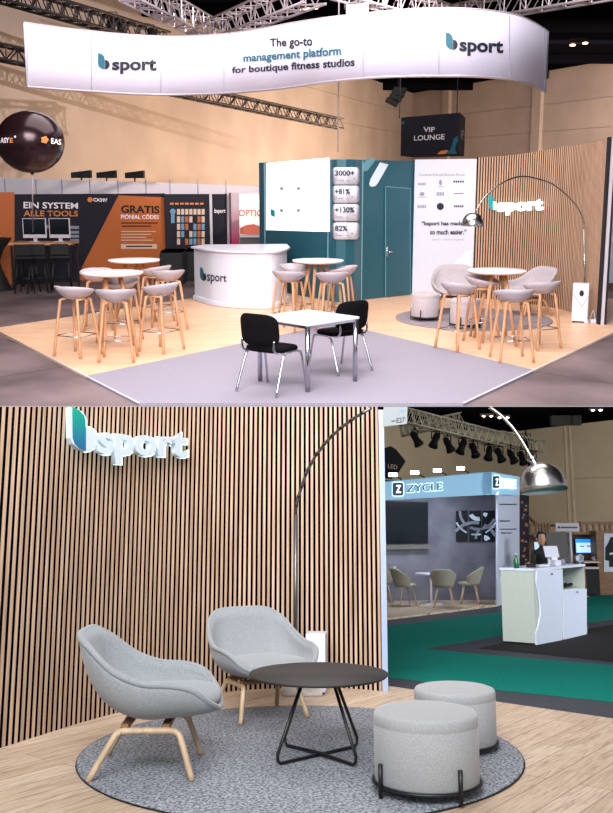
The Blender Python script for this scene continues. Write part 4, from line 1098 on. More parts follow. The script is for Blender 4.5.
# big wall sign
t = thing('lit_wall_sign', 'large glowing bsport sign with a teal leaf, high on the slatted wall', 'sign', B.on(WS, 130, 445))
LB = leaf_blend('leaf_teal_to_blue', (24, 84, 128), (0, 140, 112), 2.02, 2.3)
signpl = [tuple(B.on(WS, 66, 440, 0))[:2], tuple(B.on(WS, 192, 455, 0))[:2]]
M['lettergrey'] = plain('white_sign_face', (176, 188, 196), .5, var=1)
o_, dp = .06, .045
# lit back pieces (the LED edge) slightly larger than the faces
poly(B, signpl, [(69, 407), (72, 407), (83, 412), (87, 420), (87, 452.5), (76, 449), (69.5, 440)], M['halo'], t, .045, .02, 'led_backlight')
lettering(B, signpl, 'sport', ((98.2, 425.5), (189, 432.4), (189, 467), (98.2, 464.6)), M['halo'], t, .055, .03, .015, 'led_backlight')
poly(B, signpl, bowl_pts(85.5, 426, 98.8, 452.8), M['halo'], t, .045, .02, 'led_backlight')
lettering(B, signpl, 'sport', ((99, 426.5), (188, 433.6), (188, 466), (99, 463.4)), M['lettergrey'], t, .03, o_, dp, 'letters')
poly(B, signpl, bowl_pts(85.8, 427, 98, 451.6), M['lettergrey'], t, o_, dp, 'bowl')
poly(B, signpl, [(69.8, 407), (72, 407), (79.5, 410), (84.5, 415.5), (86, 422), (86, 451.5), (79, 449), (73, 444), (70.2, 438)], M['lettergrey'], t, o_, dp, 'leaf_body')
poly(B, signpl, [(72.6, 407), (79.5, 410.4), (84.5, 415.8), (85.8, 422), (85.8, 450.6), (80, 448.6), (75, 444), (73, 438)], LB, t, o_+dp+.002, .004, 'leaf_face')

# ------------------------------------------------------------------ rug, chairs, table, poufs
rcx, rcy, rr = 0.0, 0.0, 0.0
best = None
for yc in [5.4+.05*i for i in range(30)]:
    for r in [1.1+.025*i for i in range(24)]:
        P = []
        for k in range(0, 360, 4):
            x, y, z = r*math.cos(math.radians(k)), yc+r*math.sin(math.radians(k)), ZQ-B.H
            c_, n_ = math.cos(B.t), math.sin(B.t); w_ = y*c_-z*n_; u_ = y*n_+z*c_; P.append((CX+FOC*x/w_, CY-FOC*u_/w_))
        W_ = max(p[0] for p in P)-min(p[0] for p in P); top = min(p[1] for p in P)
        e = abs(W_-445)+abs(top-707.5)*3
        if best is None or e < best[0]: best = (e, yc, r)
print('rug', best)
_, yc, r = best
rx = (301-CX)/FOC*yc
m = Mesh(); m.lathe([(0, 0), (r, 0), (r+.004, .004), (r, .009)], 96); m2 = Mesh(); m2.lathe([(r, .009), (r-.012, .014), (0, .014)], 96)
t = thing('round_rug', 'round heathered grey rug with a thin black edge on the oak floor', 'rug', (rx, yc, ZQ+.001))
m.build('edge_binding', M['black'], t); m2.build('pile', M['rug'], t)
ZR = ZQ+.016
lcB = make_lounge('lounge', 'oakB')
for i, (ft, lab, s_) in enumerate([(((118, 757), (90, 783), (212, 750), (197, 783)), 'large pale grey lounge chair in profile, left of the graphite table', 1.03),
                               (((218.5, 711), (236, 727), (274, 705), (314.5, 717)), 'large pale grey lounge chair behind the graphite table, facing the camera', .97)]):
    p = [B.at(*q, ZR) for q in ft]
    if i == 0: bk, fr_ = (p[0]+p[1])/2, (p[2]+p[3])/2
    else: bk, fr_ = (p[0]+p[2])/2, (p[1]+p[3])/2
    d = fr_-bk; print('chair', i, [tuple(round(v, 2) for v in q) for q in p], d.length)
    o = lcB if i == 0 else copy_tree(lcB); c_ = (bk+fr_)/2
    if i == 0: c_ = c_+Vector((-.02, 0, 0))
    put(o, (c_.x, c_.y, ZR), math.atan2(d.y, d.x)+PI/2-(.12 if i == 0 else 0), lab, 'large pale grey lounge chairs', s_)
LOC2 = None
# coffee table
ztb = .535; p0, p1 = B.at(249, 673, ztb), B.at(388.3, 673, ztb); tc = (p0+p1)/2; Rt = (p1-p0).length/2
print('coffee', tc, Rt)
t = thing('coffee_table', 'round graphite coffee table on crossed black wire legs', 'table', (tc.x, tc.y, ZR), 0)
hz = ztb-ZR
Mesh().lathe([(0, hz-.016), (Rt-.012, hz-.016), (Rt, hz-.004), (Rt-.002, hz), (0, hz)], 72).build('tabletop', M['blacktop'], t)
feet = [B.at(282, 768, ZR)-Vector((tc.x, tc.y, ZR)), B.at(292, 747, ZR)-Vector((tc.x, tc.y, ZR)), B.at(348.5, 769, ZR)-Vector((tc.x, tc.y, ZR)), B.at(353.6, 751, ZR)-Vector((tc.x, tc.y, ZR))]
print('feet', feet)
sq = .235; rot = math.radians(-4)
def fpos(i, j, k=1.0): x, y = i*sq*k, j*sq*k; return Vector((x*math.cos(rot)-y*math.sin(rot), x*math.sin(rot)+y*math.cos(rot), 0))
for (a, b) in (((-1, -1), (1, 1)), ((1, -1), (-1, 1))):
    fa_, fb_ = fpos(*a), fpos(*b); ta, tb_ = fpos(*a, .38), fpos(*b, .38)
    ta.z = tb_.z = hz-.015
    z = .011
    pts = [ta, ta.lerp(fa_, .5)+Vector((0, 0, 0))]
    P = [ta, fa_*1.0+Vector((0, 0, z+.05)), fa_*.99+Vector((0, 0, z+.018)), fa_*.93+Vector((0, 0, z)), Vector((0, 0, z+(.012 if a[0] > 0 else 0))), fb_*.93+Vector((0, 0, z)), fb_*.99+Vector((0, 0, z+.018)), fb_+Vector((0, 0, z+.05)), tb_]
    Mesh().tube(P, .0105, 10).build('wire_leg', M['darkmetal'], t)
Mesh().box((0, 0, hz-.02), (.26, .05, .01), rot+.78).box((0, 0, hz-.02), (.26, .05, .01), rot-.78).build('top_bracket', M['darkmetal'], t)
# poufs
otB = make_ottoman('ott')
for i, (xl, xr, yc_, lab, rz, zz) in enumerate([(373.5, 477.5, 713, 'large stone-grey pouf on black legs, nearest the camera', math.radians(-17), ZR), (414, 494.5, 684.5, 'large stone-grey pouf at the rug edge, behind the nearest one', math.radians(-30), ZQ+.003)]):
    a, b = B.at(xl, yc_, zz+.40), B.at(xr, yc_, zz+.40); c_ = (a+b)/2; W_ = (b-a).length; s_ = W_/.59
    print('pouf', c_, W_)
    o = otB if i == 0 else copy_tree(otB); put(o, (c_.x, c_.y, zz), rz, lab, 'large stone-grey poufs', s_)

# ------------------------------------------------------------------ arched lamp (cut off under the upper floor like everything here)
pb = B.at(295.5, 692, ZQ)
t = thing('arc_floor_lamp', 'large arched lamp rising at the slats with a steel dome hanging at upper right', 'floor lamp', (pb.x, pb.y, ZQ))
pb.y -= .12
tipY = 6.55; tp_ = B.dep(543.5, 480, tipY); AS = [(pb.x, pb.y), (tp_.x, tp_.y)]
m = Mesh(); q = B.on(AS, 295.5, 514); m.cyl((pb.x, pb.y, ZQ+.12), (pb.x, pb.y, q.z), .019, n=12); ab(m, 'pole', M['polegrey'], t)
path = [(295.5, 514), (297, 502), (301, 488), (307.5, 470), (316, 455), (327, 441), (340, 428.5), (355, 417.5), (371, 408.0)]
m = Mesh(); m.tube([B.on(AS, x, y) for x, y in path[:]], .0135, 8); ab(m, 'arc', M['polegrey'], t)
m = Mesh()
cp = catmull([B.on(AS, x, y) for x, y in path], 3)
for i in range(0, len(cp)-1, 2): m.tube([cp[i], cp[i].lerp(cp[i+1], .55)], .016, 8)
ab(m, 'arc_joint', M['darkmetal'], t)
m = Mesh(); m.tube(catmull([B.on(AS, x, y) for x, y in ((489.5, 407.2), (498, 413), (506, 420), (514, 429), (521.5, 440), (528, 451), (533.5, 461))], 3), .014, 8); ab(m, 'arc', M['steel'], t)
ax = B.on(AS, 536.5, 463.5)
m = Mesh(); m.cyl(B.on(AS, 531, 458), B.on(AS, 537.5, 467), .03, .022, 12); ab(m, 'swivel_joint', M['chrome'], t)
Rs = 23.2/FOC*tipY*1.0
m = Mesh(); mt_ = Matrix.Translation(B.dep(544, 491, tipY)) @ Matrix.Rotation(math.radians(-4), 4, 'Y') @ Matrix.Rotation(math.radians(-8), 4, 'X')
mm = Mesh(); mm.lathe(dome(Rs, .205), 48); m.add([mt_ @ Vector(v) for v in mm.v], mm.f, True); ab(m, 'shade', M['steel'], t, solid=.004)
m = Mesh(); m.lathe([(0, .02), (.035, .03), (.04, .07), (0, .11)], 16); m2 = Mesh(); m2.add([mt_ @ Vector(v) for v in m.v], m.f, True); ab(m2, 'bulb', M['lampemit'], t)
m = Mesh(); m.box((pb.x+.06, pb.y+.02, ZQ+.06), (.34, .2, .12)); ab(m, 'marble_base', M['marble'], t, bevel=.012)
# white appliance box behind chair
q = B.at(313, 690, ZQ); t = thing('air_purifier', 'white box-shaped appliance half hidden behind the right lounge chair', 'appliance', (q.x+.03, q.y-.12, ZQ), -.1)
box_purifier(t, 1.0, False); t.scale = (.52, .9, .86)

# ------------------------------------------------------------------ lit stand with chairs (background left)
zc0, zc1 = B.at(388, 620), B.at(497.5, 606.5)
FR = [(zc0.x, zc0.y), (zc1.x, zc1.y)]; df = Vector((zc1.x-zc0.x, zc1.y-zc0.y, 0)); FRx = [(zc0.x-df.x*.3, zc0.y-df.y*.3), (zc1.x, zc1.y)]
bk0, bk1 = B.at(388, 602.5), B.at(496, 601.5); BK = [(bk0.x, bk0.y), (bk1.x, bk1.y)]
polyfloor('stand_floor', [(360, 624), (388, 620), (497.5, 606.5), (505, 600), (388, 598), (360, 599)], .0, M['platformB'], .03)
t = thing('lit_booth', 'grey-walled stand with a glowing pale blue ZYCLE fascia', 'booth', (zc1.x, zc1.y, 0))
b0, b1 = B.on(BK, 370, 560), B.on(BK, 497, 560)
m = Mesh(); m.prism([(b0.x, b0.y), (b1.x, b1.y), (b1.x, b1.y+.1), (b0.x, b0.y+.1)], .03, B.on(BK, 430, 480).z); ab(m, 'back_wall', M['booth'], t)
sr = B.at(519.5, 600.5); SR = [(zc1.x, zc1.y), (sr.x, sr.y)]
def vslab(st, surf, quad, mat, t, name, off=0, th=.06, bevel=0):
    """Board whose face is the given outline on a vertical surface, with thickness behind."""
    a = [st.on(surf, x, y, off) for x, y in quad]; b = [st.on(surf, x, y, off-th) for x, y in quad]
    e = b[0]-st.on(surf, *quad[0], off)
    a2 = a; nrm = (st.on(surf, *quad[0], 1)-st.on(surf, *quad[0], 0)); nrm.z = 0
    # thickness straight back along the surface normal
    d = Vector((surf[-1][0]-surf[0][0], surf[-1][1]-surf[0][1], 0)).normalized(); nn = Vector((-d.y, d.x, 0))
    if nn.dot(Vector((a[0].x, a[0].y, 0))) < 0: nn = -nn
    n = len(a); m = Mesh(); m.add(a+[p+nn*th for p in a], [tuple(range(n)), tuple(range(2*n-1, n-1, -1))]+[(i, n+i, n+(i+1) % n, (i+1) % n) for i in range(n)])
    return ab(m, name, mat, t, bevel=bevel)
vslab(B, SR, [(498, 484), (519.5, 487), (519.5, 600.5), (498, 606)], M['panelB'], t, 'side_wall', 0, .04)
vslab(B, FR, [(372, 483.2), (490.5, 472), (497, 472.5), (497, 494.4), (388, 500), (372, 500.8)], M['fascia'], t, 'fascia', .12, .3)
vslab(B, SR, [(491.5, 472), (519.6, 476.8), (519.6, 495), (491.5, 494.5)], M['fascia'], t, 'fascia', .14, .12)
zl = poly(B, FR, rrect(393.8, 482.6, 403.2, 495.6, 1.8), M['zlogo'], t, .15, .02, 'logo_plate')
poly(B, FR, rrect(392.9, 481.7, 404.1, 496.5, 2.4), M['halo'], t, .13, .015, 'logo_glow')
lettering(B, FR, 'Z', (395.8, 485, 401.2, 493), M['white_emit'], t, .03, .175)
lettering(B, FR, 'ZYCLE', ((406.6, 484.4), (443, 481.8), (443, 490.8), (406.6, 493.2)), M['halo'], t, .03, .125, .01, 'letter_glow')
lettering(B, FR, 'ZYCLE', ((407.2, 485.2), (442.4, 482.6), (442.4, 490), (407.2, 492.4)), M['zlogo'], t, -.006, .14, .012)
poly(B, SR, rrect(493.8, 475, 500, 489, 1.6), M['halo'], t, .15, .02, 'logo_glow')
poly(B, SR, rrect(494.6, 476, 499.4, 488, 1.2), M['zlogo'], t, .18, .03, 'logo_plate')
lettering(B, SR, 'Z', (495.6, 478.6, 498.6, 485.6), M['white_emit'], t, .03, .22)
lettering(B, SR, 'ZYCLE', ((500.8, 477.6), (516.6, 479.4), (516.6, 489.2), (500.8, 488.4)), M['halo'], t, .05, .15, .03)
for y in (503.8, 520.4, 528.6, 532.4):
    polys(B, SR, [(500+i*2.1+(1.5 if y > 530 else 0), y, 501.7+i*2.1+(1.5 if y > 530 else 0), y+1.1) for i in range(8 if y != 520.4 and y < 530 else 5)], M['print'], t, .01, 'small_print')
m = Mesh(); q = B.on(FR, 430, 498); c0, c1 = B.on(FRx, 372, 500), B.on(FR, 497, 496)
c0.z = c1.z = 1.9
m.prism([(c0.x, c0.y), (c1.x, c1.y), (b1.x, b1.y), (b0.x, b0.y)], 2.0, 2.06); ab(m, 'soffit', M['booth'], t)
# TV
t = thing('wall_television', 'large black television on the grey wall of the lit stand', 'television', B.on(BK, 408, 520))
vslab(B, BK, [(372, 500.6), (428.2, 502), (428.2, 543.2), (372, 544.6)], M['black'], t, 'housing', .08, .06)
vslab(B, BK, [(373, 501.6), (427.6, 503), (427.6, 542.2), (373, 543.6)], M['tvblack'], t, 'glass', .09, .01)
t = thing('wall_shelf', 'dark narrow shelf under the television of the lit stand', 'shelf', B.on(BK, 408, 546))
vslab(B, BK, [(372, 545), (430, 544.4), (430, 549), (372, 550)], M['greyboard'], t, 'shelf_board', .10, .09)
for i, (x0, x1, lab) in enumerate(((456.2, 467.6, 'left panel of the black and grey swirl triptych'), (469.6, 481, 'middle panel of the black and grey swirl triptych'), (482.8, 495.5, 'right panel of the black and grey swirl triptych'))):
    t = thing('swirl_picture', lab, 'picture', B.on(BK, (x0+x1)/2, 526), 0, 'three-part swirl picture')
    vslab(B, BK, [(x0, 511), (x1, 510.4), (x1, 541.4), (x0, 541.6)], M['tvblack'], t, 'canvas', .04, .03)
    def arcband(cx, cy, r0_, r1_, a0, a1, n=14):
        o = [(cx+r1_*math.cos(a0+(a1-a0)*k/n), cy+r1_*math.sin(a0+(a1-a0)*k/n)) for k in range(n+1)]; u = [(cx+r0_*math.cos(a0+(a1-a0)*k/n), cy+r0_*math.sin(a0+(a1-a0)*k/n)) for k in range(n+1)]
        return [[o[k], o[k+1], u[k+1], u[k]] for k in range(n)]
    def inside(ps):
        cxm = sum(p[0] for p in ps)/len(ps); cym = sum(p[1] for p in ps)/len(ps); return x0+.9 < cxm < x1-.9 and 512.5 < cym < 540
    qs = [q_ for q_ in arcband(478, 511, 17, 19.5, 0, PI) if inside(q_)]+[q_ for q_ in arcband(489, 539, 12, 14.5, PI, 2*PI) if inside(q_)]+[q_ for q_ in arcband(474, 546, 22, 25, PI, 2*PI) if inside(q_)]
    if qs: polys(B, BK, qs, M['greyprint'], t, .043, 'swirl')
    qs = [q_ for q_ in arcband(478, 511, 6, 10, 0, PI)+arcband(484, 542, 2, 7, PI, 2*PI)+arcband(476, 513, 21, 22.5, 0, PI) if inside(q_)]
    if qs: polys(B, BK, qs, M['softprint'], t, .043, 'swirl')
# arm lamps on fascia
for i, (px, py, ax_, ay_) in enumerate(((392.7, 475, 401, 480), (414.2, 472.8, 424, 478), (436.8, 470.6, 446, 475.6), (460, 468.6, 468.5, 473.6))):
    q = B.on(FR, ax_, ay_, .1); h_ = B.on(FR, px, py, .6)
    t = thing('arm_lamp', ['small bright arm lamp above the fascia, leftmost of four', 'small bright arm lamp above the fascia, second from left', 'small bright arm lamp above the fascia, third from left', 'small bright arm lamp above the fascia, rightmost of four'][i], 'lamp', q, 0, 'arm lamps over the lit fascia')
    m = Mesh(); m.tube([Vector((0, 0, -.12)), Vector((0, 0, .02)), (h_-q)*.9], .012, 6); m.build('arm', M['trussdark'], t)
    m = Mesh(); m.box(tuple(h_-q), (.13, .12, .05)); m.build('lamp_head', M['whiteframe'], t)
    m = Mesh(); m.box(tuple(h_-q+Vector((0, -.064, 0))), (.12, .006, .05)); m.build('lens', M['lampemit'], t)
# navy display behind side wall
q0, q1 = B.at(519.5, 600), B.at(531, 597); NS = [(q0.x, q0.y), (q1.x, q1.y)]
t = thing('navy_display_wall', 'narrow dark navy display with small lit pictures behind the side panel', 'display board', (q0.x, q0.y, 0))
vslab(B, NS, [(519.8, 494), (529, 496), (529, 597.5), (519.8, 600)], M['navy'], t, 'panel', 0, .1)
polys(B, NS, [(521+(i*3) % 5, 501+i*7.7, 523+(i*3) % 5+i % 2, 503.5+i*7.7) for i in range(9)], M['orange'], t, .01, 'small_picture')
polys(B, NS, [(525-(i*2) % 4, 505+i*9, 527-(i*2) % 4, 506.5+i*9) for i in range(7)], M['greyprint'], t, .01, 'small_picture')
# dark pointed hanging sign
q = B.dep(391, 463, 17); t = thing('pointed_hanging_sign', 'black pointed sign reading LED, peeking out beside the white post', 'sign', q)
hs = 17/FOC; m = Mesh(); out = [(-26, 0), (-17, -9), (-6, -15), (0, -16.5), (5, -13.5), (14.5, -1.5), (5, 12.5), (0, 16), (-6, 15), (-17, 9)]
m.add([(x*hs, -.06, -y*hs) for x, y in out]+[(x*hs, .06, -y*hs) for x, y in out], [tuple(range(10)), tuple(range(19, 9, -1))]+[(i, 10+i, 10+(i+1) % 10, (i+1) % 10) for i in range(10)])
m.build('board', M['black'], t, bevel=.01)
LS = [(q.x-2, q.y-.07), (q.x+2, q.y-.07)]
lettering(B, LS, 'LED', ((388, 463.8), (397.5, 465.2), (397.5, 469.4), (388, 468)), M['sand'], t, .01)

# chairs and table in the stand
def make_shell_chair():
    t = thing('upholstered_chair', '', 'chair'); rows = []
    for j in range(8):
        v = j/7; row = []
        for i in range(17):
            u = -1+2*i/16; a = u*1.95
            hh = .80-.13*max(0, abs(u)-.35)/.65*1.5*(1 if abs(u) > .35 else 0)
            r = .20+.07*v; x = r*1.05*math.sin(a); y = r*math.cos(a)+.02+.05*v
            row.append((x, y, .43+(hh-.43)*v))
        rows.append(row)
    Mesh().grid(rows).build('backrest', M['greige'], t, solid=.03)
    Mesh().lathe([(0, .40), (.2, .41), (.225, .44), (.215, .475), (0, .485)], 24, (0, -.03, 0)).build('seat', M['greige'], t)
    for sx in (-1, 1):
        for sy in (-1, 1): Mesh().cyl((sx*.13, sy*.12, .41), (sx*.21, sy*.2, 0), .018, .012, 8).build('leg', M['oakB'], t)
    return t
scb = make_shell_chair()
for i, (px, py, rz, lab) in enumerate(((405, 609, PI/2+.3, 'greige shell chair left of the white round table in the lit stand'), (427, 600, .15, 'greige shell chair behind the white table in the lit stand'), (444, 610, PI-.2, 'greige shell chair with its back to the camera in the lit stand'), (470, 607, -PI/2-.25, 'greige shell chair at the right of the white table, facing left'), (382, 606, -PI/2, 'greige shell chair almost hidden by the bluish white post'))):
    o = scb if i == 0 else copy_tree(scb); q = B.at(px, py-3, .03); put(o, (q.x, q.y, .031), rz, lab, 'greige chairs in the lit stand', .78)
q = B.at(431, 604, .03); t = thing('small_round_table', 'small white round table among greige chairs in the lit stand', 'table', (q.x, q.y, .031))
Mesh().lathe([(0, .50), (.26, .50), (.265, .515), (.26, .525), (0, .525)], 32).build('tabletop', M['white'], t)
Mesh().cyl((0, 0, .01), (0, 0, .5), .025).build('column', M['whiteframe'], t)
Mesh().lathe([(.2, 0), (.2, .012), (.03, .03), (0, .03)], 24).build('base', M['whiteframe'], t)

# ------------------------------------------------------------------ truss with stage lights
tr0, tr1, tr2 = B.dep(402, 415.5, 19), B.dep(500, 440, 21), B.dep(540, 447, 22)
truss('lighting_truss', tr0, tr1, .30, M['trussB'], 'aluminium truss carrying the row of black stage lights', 'truss', 14, .018)
truss('lighting_truss', B.dep(401, 431, 21.5), B.dep(462, 418, 21.5), .26, M['trussB'], 'short aluminium truss crossing behind the row of stage lights', 'truss', 10, .016)
truss('lighting_truss', B.dep(497, 436.5, 21.2), tr2, .26, M['trussB'], 'truss end at the right with the last stage lights', 'truss', 6, .016)
def make_spot():
    t = thing('stage_light', '', 'stage light')
    Mesh().tube([(-.11, 0, -.06), (-.11, 0, .10), (.11, 0, .10), (.11, 0, -.06)], .014, 6).build('yoke', M['black'], t)
    Mesh().cyl((0, 0, .10), (0, 0, .2), .02, n=8).build('clamp', M['black'], t)
    R = Matrix.Translation((0, 0, -.06)) @ Matrix.Rotation(math.radians(150), 4, 'X')
    m = Mesh(); m.lathe([(0, -.14), (.06, -.13), (.08, -.02), (.07, .05), (.10, .17), (.11, .20)], 16); m2 = Mesh(); m2.add([R @ Vector(v) for v in m.v], m.f, True); m2.build('housing', M['black'], t)
    m = Mesh(); m.lathe([(0, .17), (.095, .165), (.10, .18), (0, .185)], 16); m2 = Mesh(); m2.add([R @ Vector(v) for v in m.v], m.f, True); m2.build('lens', M['lensblue'], t)
    return t
sp = make_spot()
SL = [(415, 434.5, .9), (435.5, 436, -.8), (447.5, 440.5, .7), (462.5, 442.5, -.9), (473.5, 446, .3), (489, 449, -.5), (499, 451, .4), (511, 452.5, .6), (521.5, 454, .2), (531.5, 456, -.2), (526, 438, 0)]
onames = ['first', 'second', 'third', 'fourth', 'fifth', 'sixth', 'seventh', 'eighth', 'ninth', 'tenth']
for i, (px, py, a) in enumerate(SL):
    o = sp if i == 0 else copy_tree(sp); q = B.dep(px, py, 19.4+i*.25)
    put(o, (q.x, q.y, q.z), a+PI*0, ('black stage light under the truss, %s from the left' % onames[i]) if i < 10 else 'black stage light standing above the truss end at right', 'black stage lights on the truss', 1.0)
for i, (px, py, lab) in enumerate(((503, 418, 'pair of ceiling lamps seen beside the lamp arc'), (596, 410.5, 'pair of ceiling lamps at the upper right of the lower hall'), (487, 416.5, 'faint ceiling lamp left of the steel lamp arc'))):
    q = B.dep(px, py, 33); q.z = min(q.z, Z2-.12); t = thing('ceiling_lamp', lab, 'ceiling lamp', q)
    Mesh().box((0, 0, .06), (.5, .2, .08)).build('housing', M['black'], t)
    for s in (-1, 1): m = Mesh(); m.lathe([(0, -.04), (.07, 0), (0, .04)], 10, (s*.14, -.08, 0)); m.build('bulb', M['lampemit'] if i != 2 else M['warmemit'], t)
for i, px in enumerate((562, 575)):
    q = B.dep(px, 425+i*1.5-1, 36); t = thing('ceiling_speaker', ['small black box under the hall ceiling, left one', 'small black box under the hall ceiling, right one'][i], 'loudspeaker', (q.x, q.y, Z2-.25))
    Mesh().box((0, 0, 0), (.9-.4*i, .3, .4)).build('cabinet', M['black'], t, bevel=.03); Mesh().cyl((0, 0, .15), (0, 0, .25), .03).build('mount', M['black'], t)

# ------------------------------------------------------------------ white counter
ca, cb, cc_ = B.at(503.2, 643.5), B.at(536.2, 646), B.at(587.5, 634.2)
zt_ = B.dep(536.2, 568.5, cb.y).z; print('counter', ca, cb, cc_, zt_)
d1_ = Vector((cc_.x-cb.x, cc_.y-cb.y, 0)); d2_ = Vector((ca.x-cb.x, ca.y-cb.y, 0))
if d2_.length > .7: pass
t = thing('storage_counter', 'cool white counter cabinet with curved door edge and open niche', 'counter', (cb.x, cb.y, 0), 0)
cd = Vector((ca.x+d1_.x, ca.y+d1_.y, 0))
Q = [(ca.x, ca.y), (cb.x, cb.y), (cc_.x, cc_.y), (cd.x, cd.y)]
FS2 = [(cb.x, cb.y), (cc_.x, cc_.y)]; FL = [(ca.x, ca.y), (cb.x, cb.y)]
# body built around the niche
def along(f, g=0.0): return (cb.x+d1_.x*f+d2_.x*g, cb.y+d1_.y*f+d2_.y*g)
def px2f(px, py=600): q = B.on(FS2, px, py); return ((q.x-cb.x)*d1_.x+(q.y-cb.y)*d1_.y)/d1_.length_squared
fn0, fn1 = px2f(564), px2f(586); zn0 = B.on(FS2, 575, 588).z; zn1 = B.on(FS2, 575, 570.5).z
m = Mesh(); m.prism([along(0, 0), along(fn0, 0), along(fn0, 1), along(0, 1)], .03, zt_-.03)
m.prism([along(fn0, 0), along(1, 0), along(1, 1), along(fn0, 1)], .03, zn0)
m.prism([along(fn1, 0), along(1, 0), along(1, 1), along(fn1, 1)], zn0, zt_-.03)
m.prism([along(fn0, .9), along(fn1, .9), along(fn1, 1), along(fn0, 1)], zn0, zt_-.03)
ab(m, 'carcass', M['sage'], t)
m = Mesh(); m.prism([along(-.01, -.03), along(1.01, -.03), along(1.01, 1.02), along(-.01, 1.02)], zt_-.03, zt_); ab(m, 'worktop', M['bluewhite'], t)
m = Mesh(); m.prism([along(.02, .03), along(.98, .03), along(.98, .98), along(.02, .98)], 0, .03); ab(m, 'plinth', M['black'], t)
d_ = poly(B, FS2, [(536.8, 569.8), (562.8, 569.6), (562.4, 640.0), (536.8, 645), (536.5, 633), (538.5, 626), (540.8, 614), (540.8, 606), (538.8, 592), (536.8, 584)], M['bluewhite'], t, .004, .02, 'door')
poly(B, FS2, circ(552, 574, .9), M['darkmetal'], d_, .03, name='lock')
d_ = poly(B, FS2, [(564, 589.6), (586.8, 588.8), (586.8, 634.2), (564, 639.6)], M['bluewhite'], t, .004, .02, 'door')
poly(B, FS2, circ(577.5, 592, .8), M['darkmetal'], d_, .03, name='lock')
nc0 = along((fn0+fn1)/2, .3)
t = thing('cable_coil', 'black cables lying in the open niche of the white counter', 'cable', (nc0[0], nc0[1], zn0+.001))
m = Mesh(); u_ = d1_.normalized(); pp = [Vector((u_.x*(-.17+.035*i), u_.y*(-.17+.035*i), .018+.014*(i % 3))) + Vector((0, .03*((i*7) % 4-2), 0)) for i in range(11)]
m.tube(catmull(pp, 4), .014, 6); m.tube(catmull([p+Vector((.01, -.04, .008)) for p in reversed(pp)], 4), .012, 6); m.build('cable', M['black'], t)
# items on counter
def oncounter(px, g=.4):
    f = px2f(px, 570); p = along(f, g); return Vector((p[0], p[1], zt_+.001))
def ocp(px): return oncounter(px, .35)
t = thing('green_bottle', 'small green bottle on the left end of the white counter', 'bottle', oncounter(533, .5))
Mesh().lathe([(0, 0), (.032, 0), (.034, .02), (.034, .09), (.014, .13), (.013, .155), (0, .155)], 16).build('bottle_body', M['bottle'], t)
Mesh().cyl((0, 0, .155), (0, 0, .17), .015).build('cap', M['white'], t)
t = thing('tablet_stand', 'white tablet tilted on its stand on the white counter', 'tablet', oncounter(566, .5), .25)
Mesh().box((0, 0, .006), (.16, .12, .012)).build('foot', M['white'], t)
Mesh().box((0, .02, .09), (.03, .02, .17)).build('stem', M['white'], t)
Mesh().box((0, 0, 0), (.20, .012, .15), 0, Matrix.Translation((.02, -.01, .17)) @ Matrix.Rotation(-.35, 4, 'X')).build('screen_case', M['white'], t, bevel=.004)
t = thing('card_reader', 'small white device beside the tablet on the white counter', 'device', oncounter(561, .15), .3)
Mesh().box((0, 0, .035), (.09, .12, .07)).build('device_body', M['white'], t, bevel=.01); Mesh().box((0, .03, .08), (.08, .02, .06)).build('paper_slip', M['bluewhite'], t)
for i, (px, w_, h_, mt, lab, nm) in enumerate(((541, .10, .045, 'black', 'dark small box on the counter next to the green bottle', 'small_box'), (546, .07, .03, 'greyprint', 'grey small tin on the counter, left of the white paper', 'small_tin'), (552, .16, .02, 'white', 'white paper pad lying on the white counter', 'paper_pad'), (572, .07, .07, 'greyprint', 'grey mug-sized holder right of the tablet on the counter', 'desk_holder'))):
    t = thing(nm, lab, nm.split('_')[-1], oncounter(px, .3), .2*i)
    if nm in ('small_tin', 'desk_holder'): Mesh().lathe([(0, 0), (w_/2, 0), (w_/2, h_), (w_/2-.008, h_), (w_/2-.01, .01), (0, .01)], 18).build('body', M[mt], t)
    else: Mesh().box((0, 0, h_/2), (w_, .09, h_)).build('body', M[mt], t, bevel=.006)

# ------------------------------------------------------------------ far right: timber stand
YB = B.at(600, 595).y
def bx(name, x0, y0, x1, y1, Y, th, mat, t):
    a, b = B.dep(x0, y1, Y), B.dep(x1, y0, Y); m = Mesh(); m.box(((a.x+b.x)/2, Y+th/2, (a.z+b.z)/2), (b.x-a.x, th, b.z-a.z)); return ab(m, name, mat, t)
t = thing('timber_booth', 'brown timber-framed stand with lattice top at the far right', 'booth', B.at(590, 595))
bx('wall_panel', 570, 533, 602, 596, YB+.5, .06, M['brownwood'], t)
bx('pillar', 599.5, 531, 640, 595.5, YB, .5, M['brownwood'], t)
bx('pillar', 529, 535, 534, 597, YB+1.2, .1, M['brownwood'], t)
bx('top_beam', 526, 524.5, 581, 526.5, YB+.2, .08, M['brownwood'], t)
bx('top_beam', 580, 521.5, 640, 524.5, YB+.1, .1, M['brownwood'], t)
bx('lower_beam', 526, 532.5, 640, 534.5, YB+.15, .08, M['brownwood'], t)
for px in (531, 536.5, 539.5, 543, 546, 549, 582, 588, 594, 600.5, 606, 611): bx('lattice_post', px-.7, 523, px+.7, 534, YB+.18, .06, M['brownwood'], t)
m = Mesh(); m.cyl(B.dep(527, 515, YB+.3), B.dep(538, 526, YB+.3), .035, n=4); ab(m, 'brace', M['brownwood'], t)
bx('side_glazing', 529, 537, 548, 590, YB+3.0, .05, M['greyboard'], t)
t = thing('name_board', 'pale grey sign board with small print on the timber lattice', 'sign', B.dep(567, 527, YB))
bx('board', 555.8, 523, 579, 531.3, YB+.08, .04, M['whiteframe'], t)
a = B.dep(556, 527, YB+.075); NS2 = [(a.x, YB+.08), (a.x+1, YB+.08)]
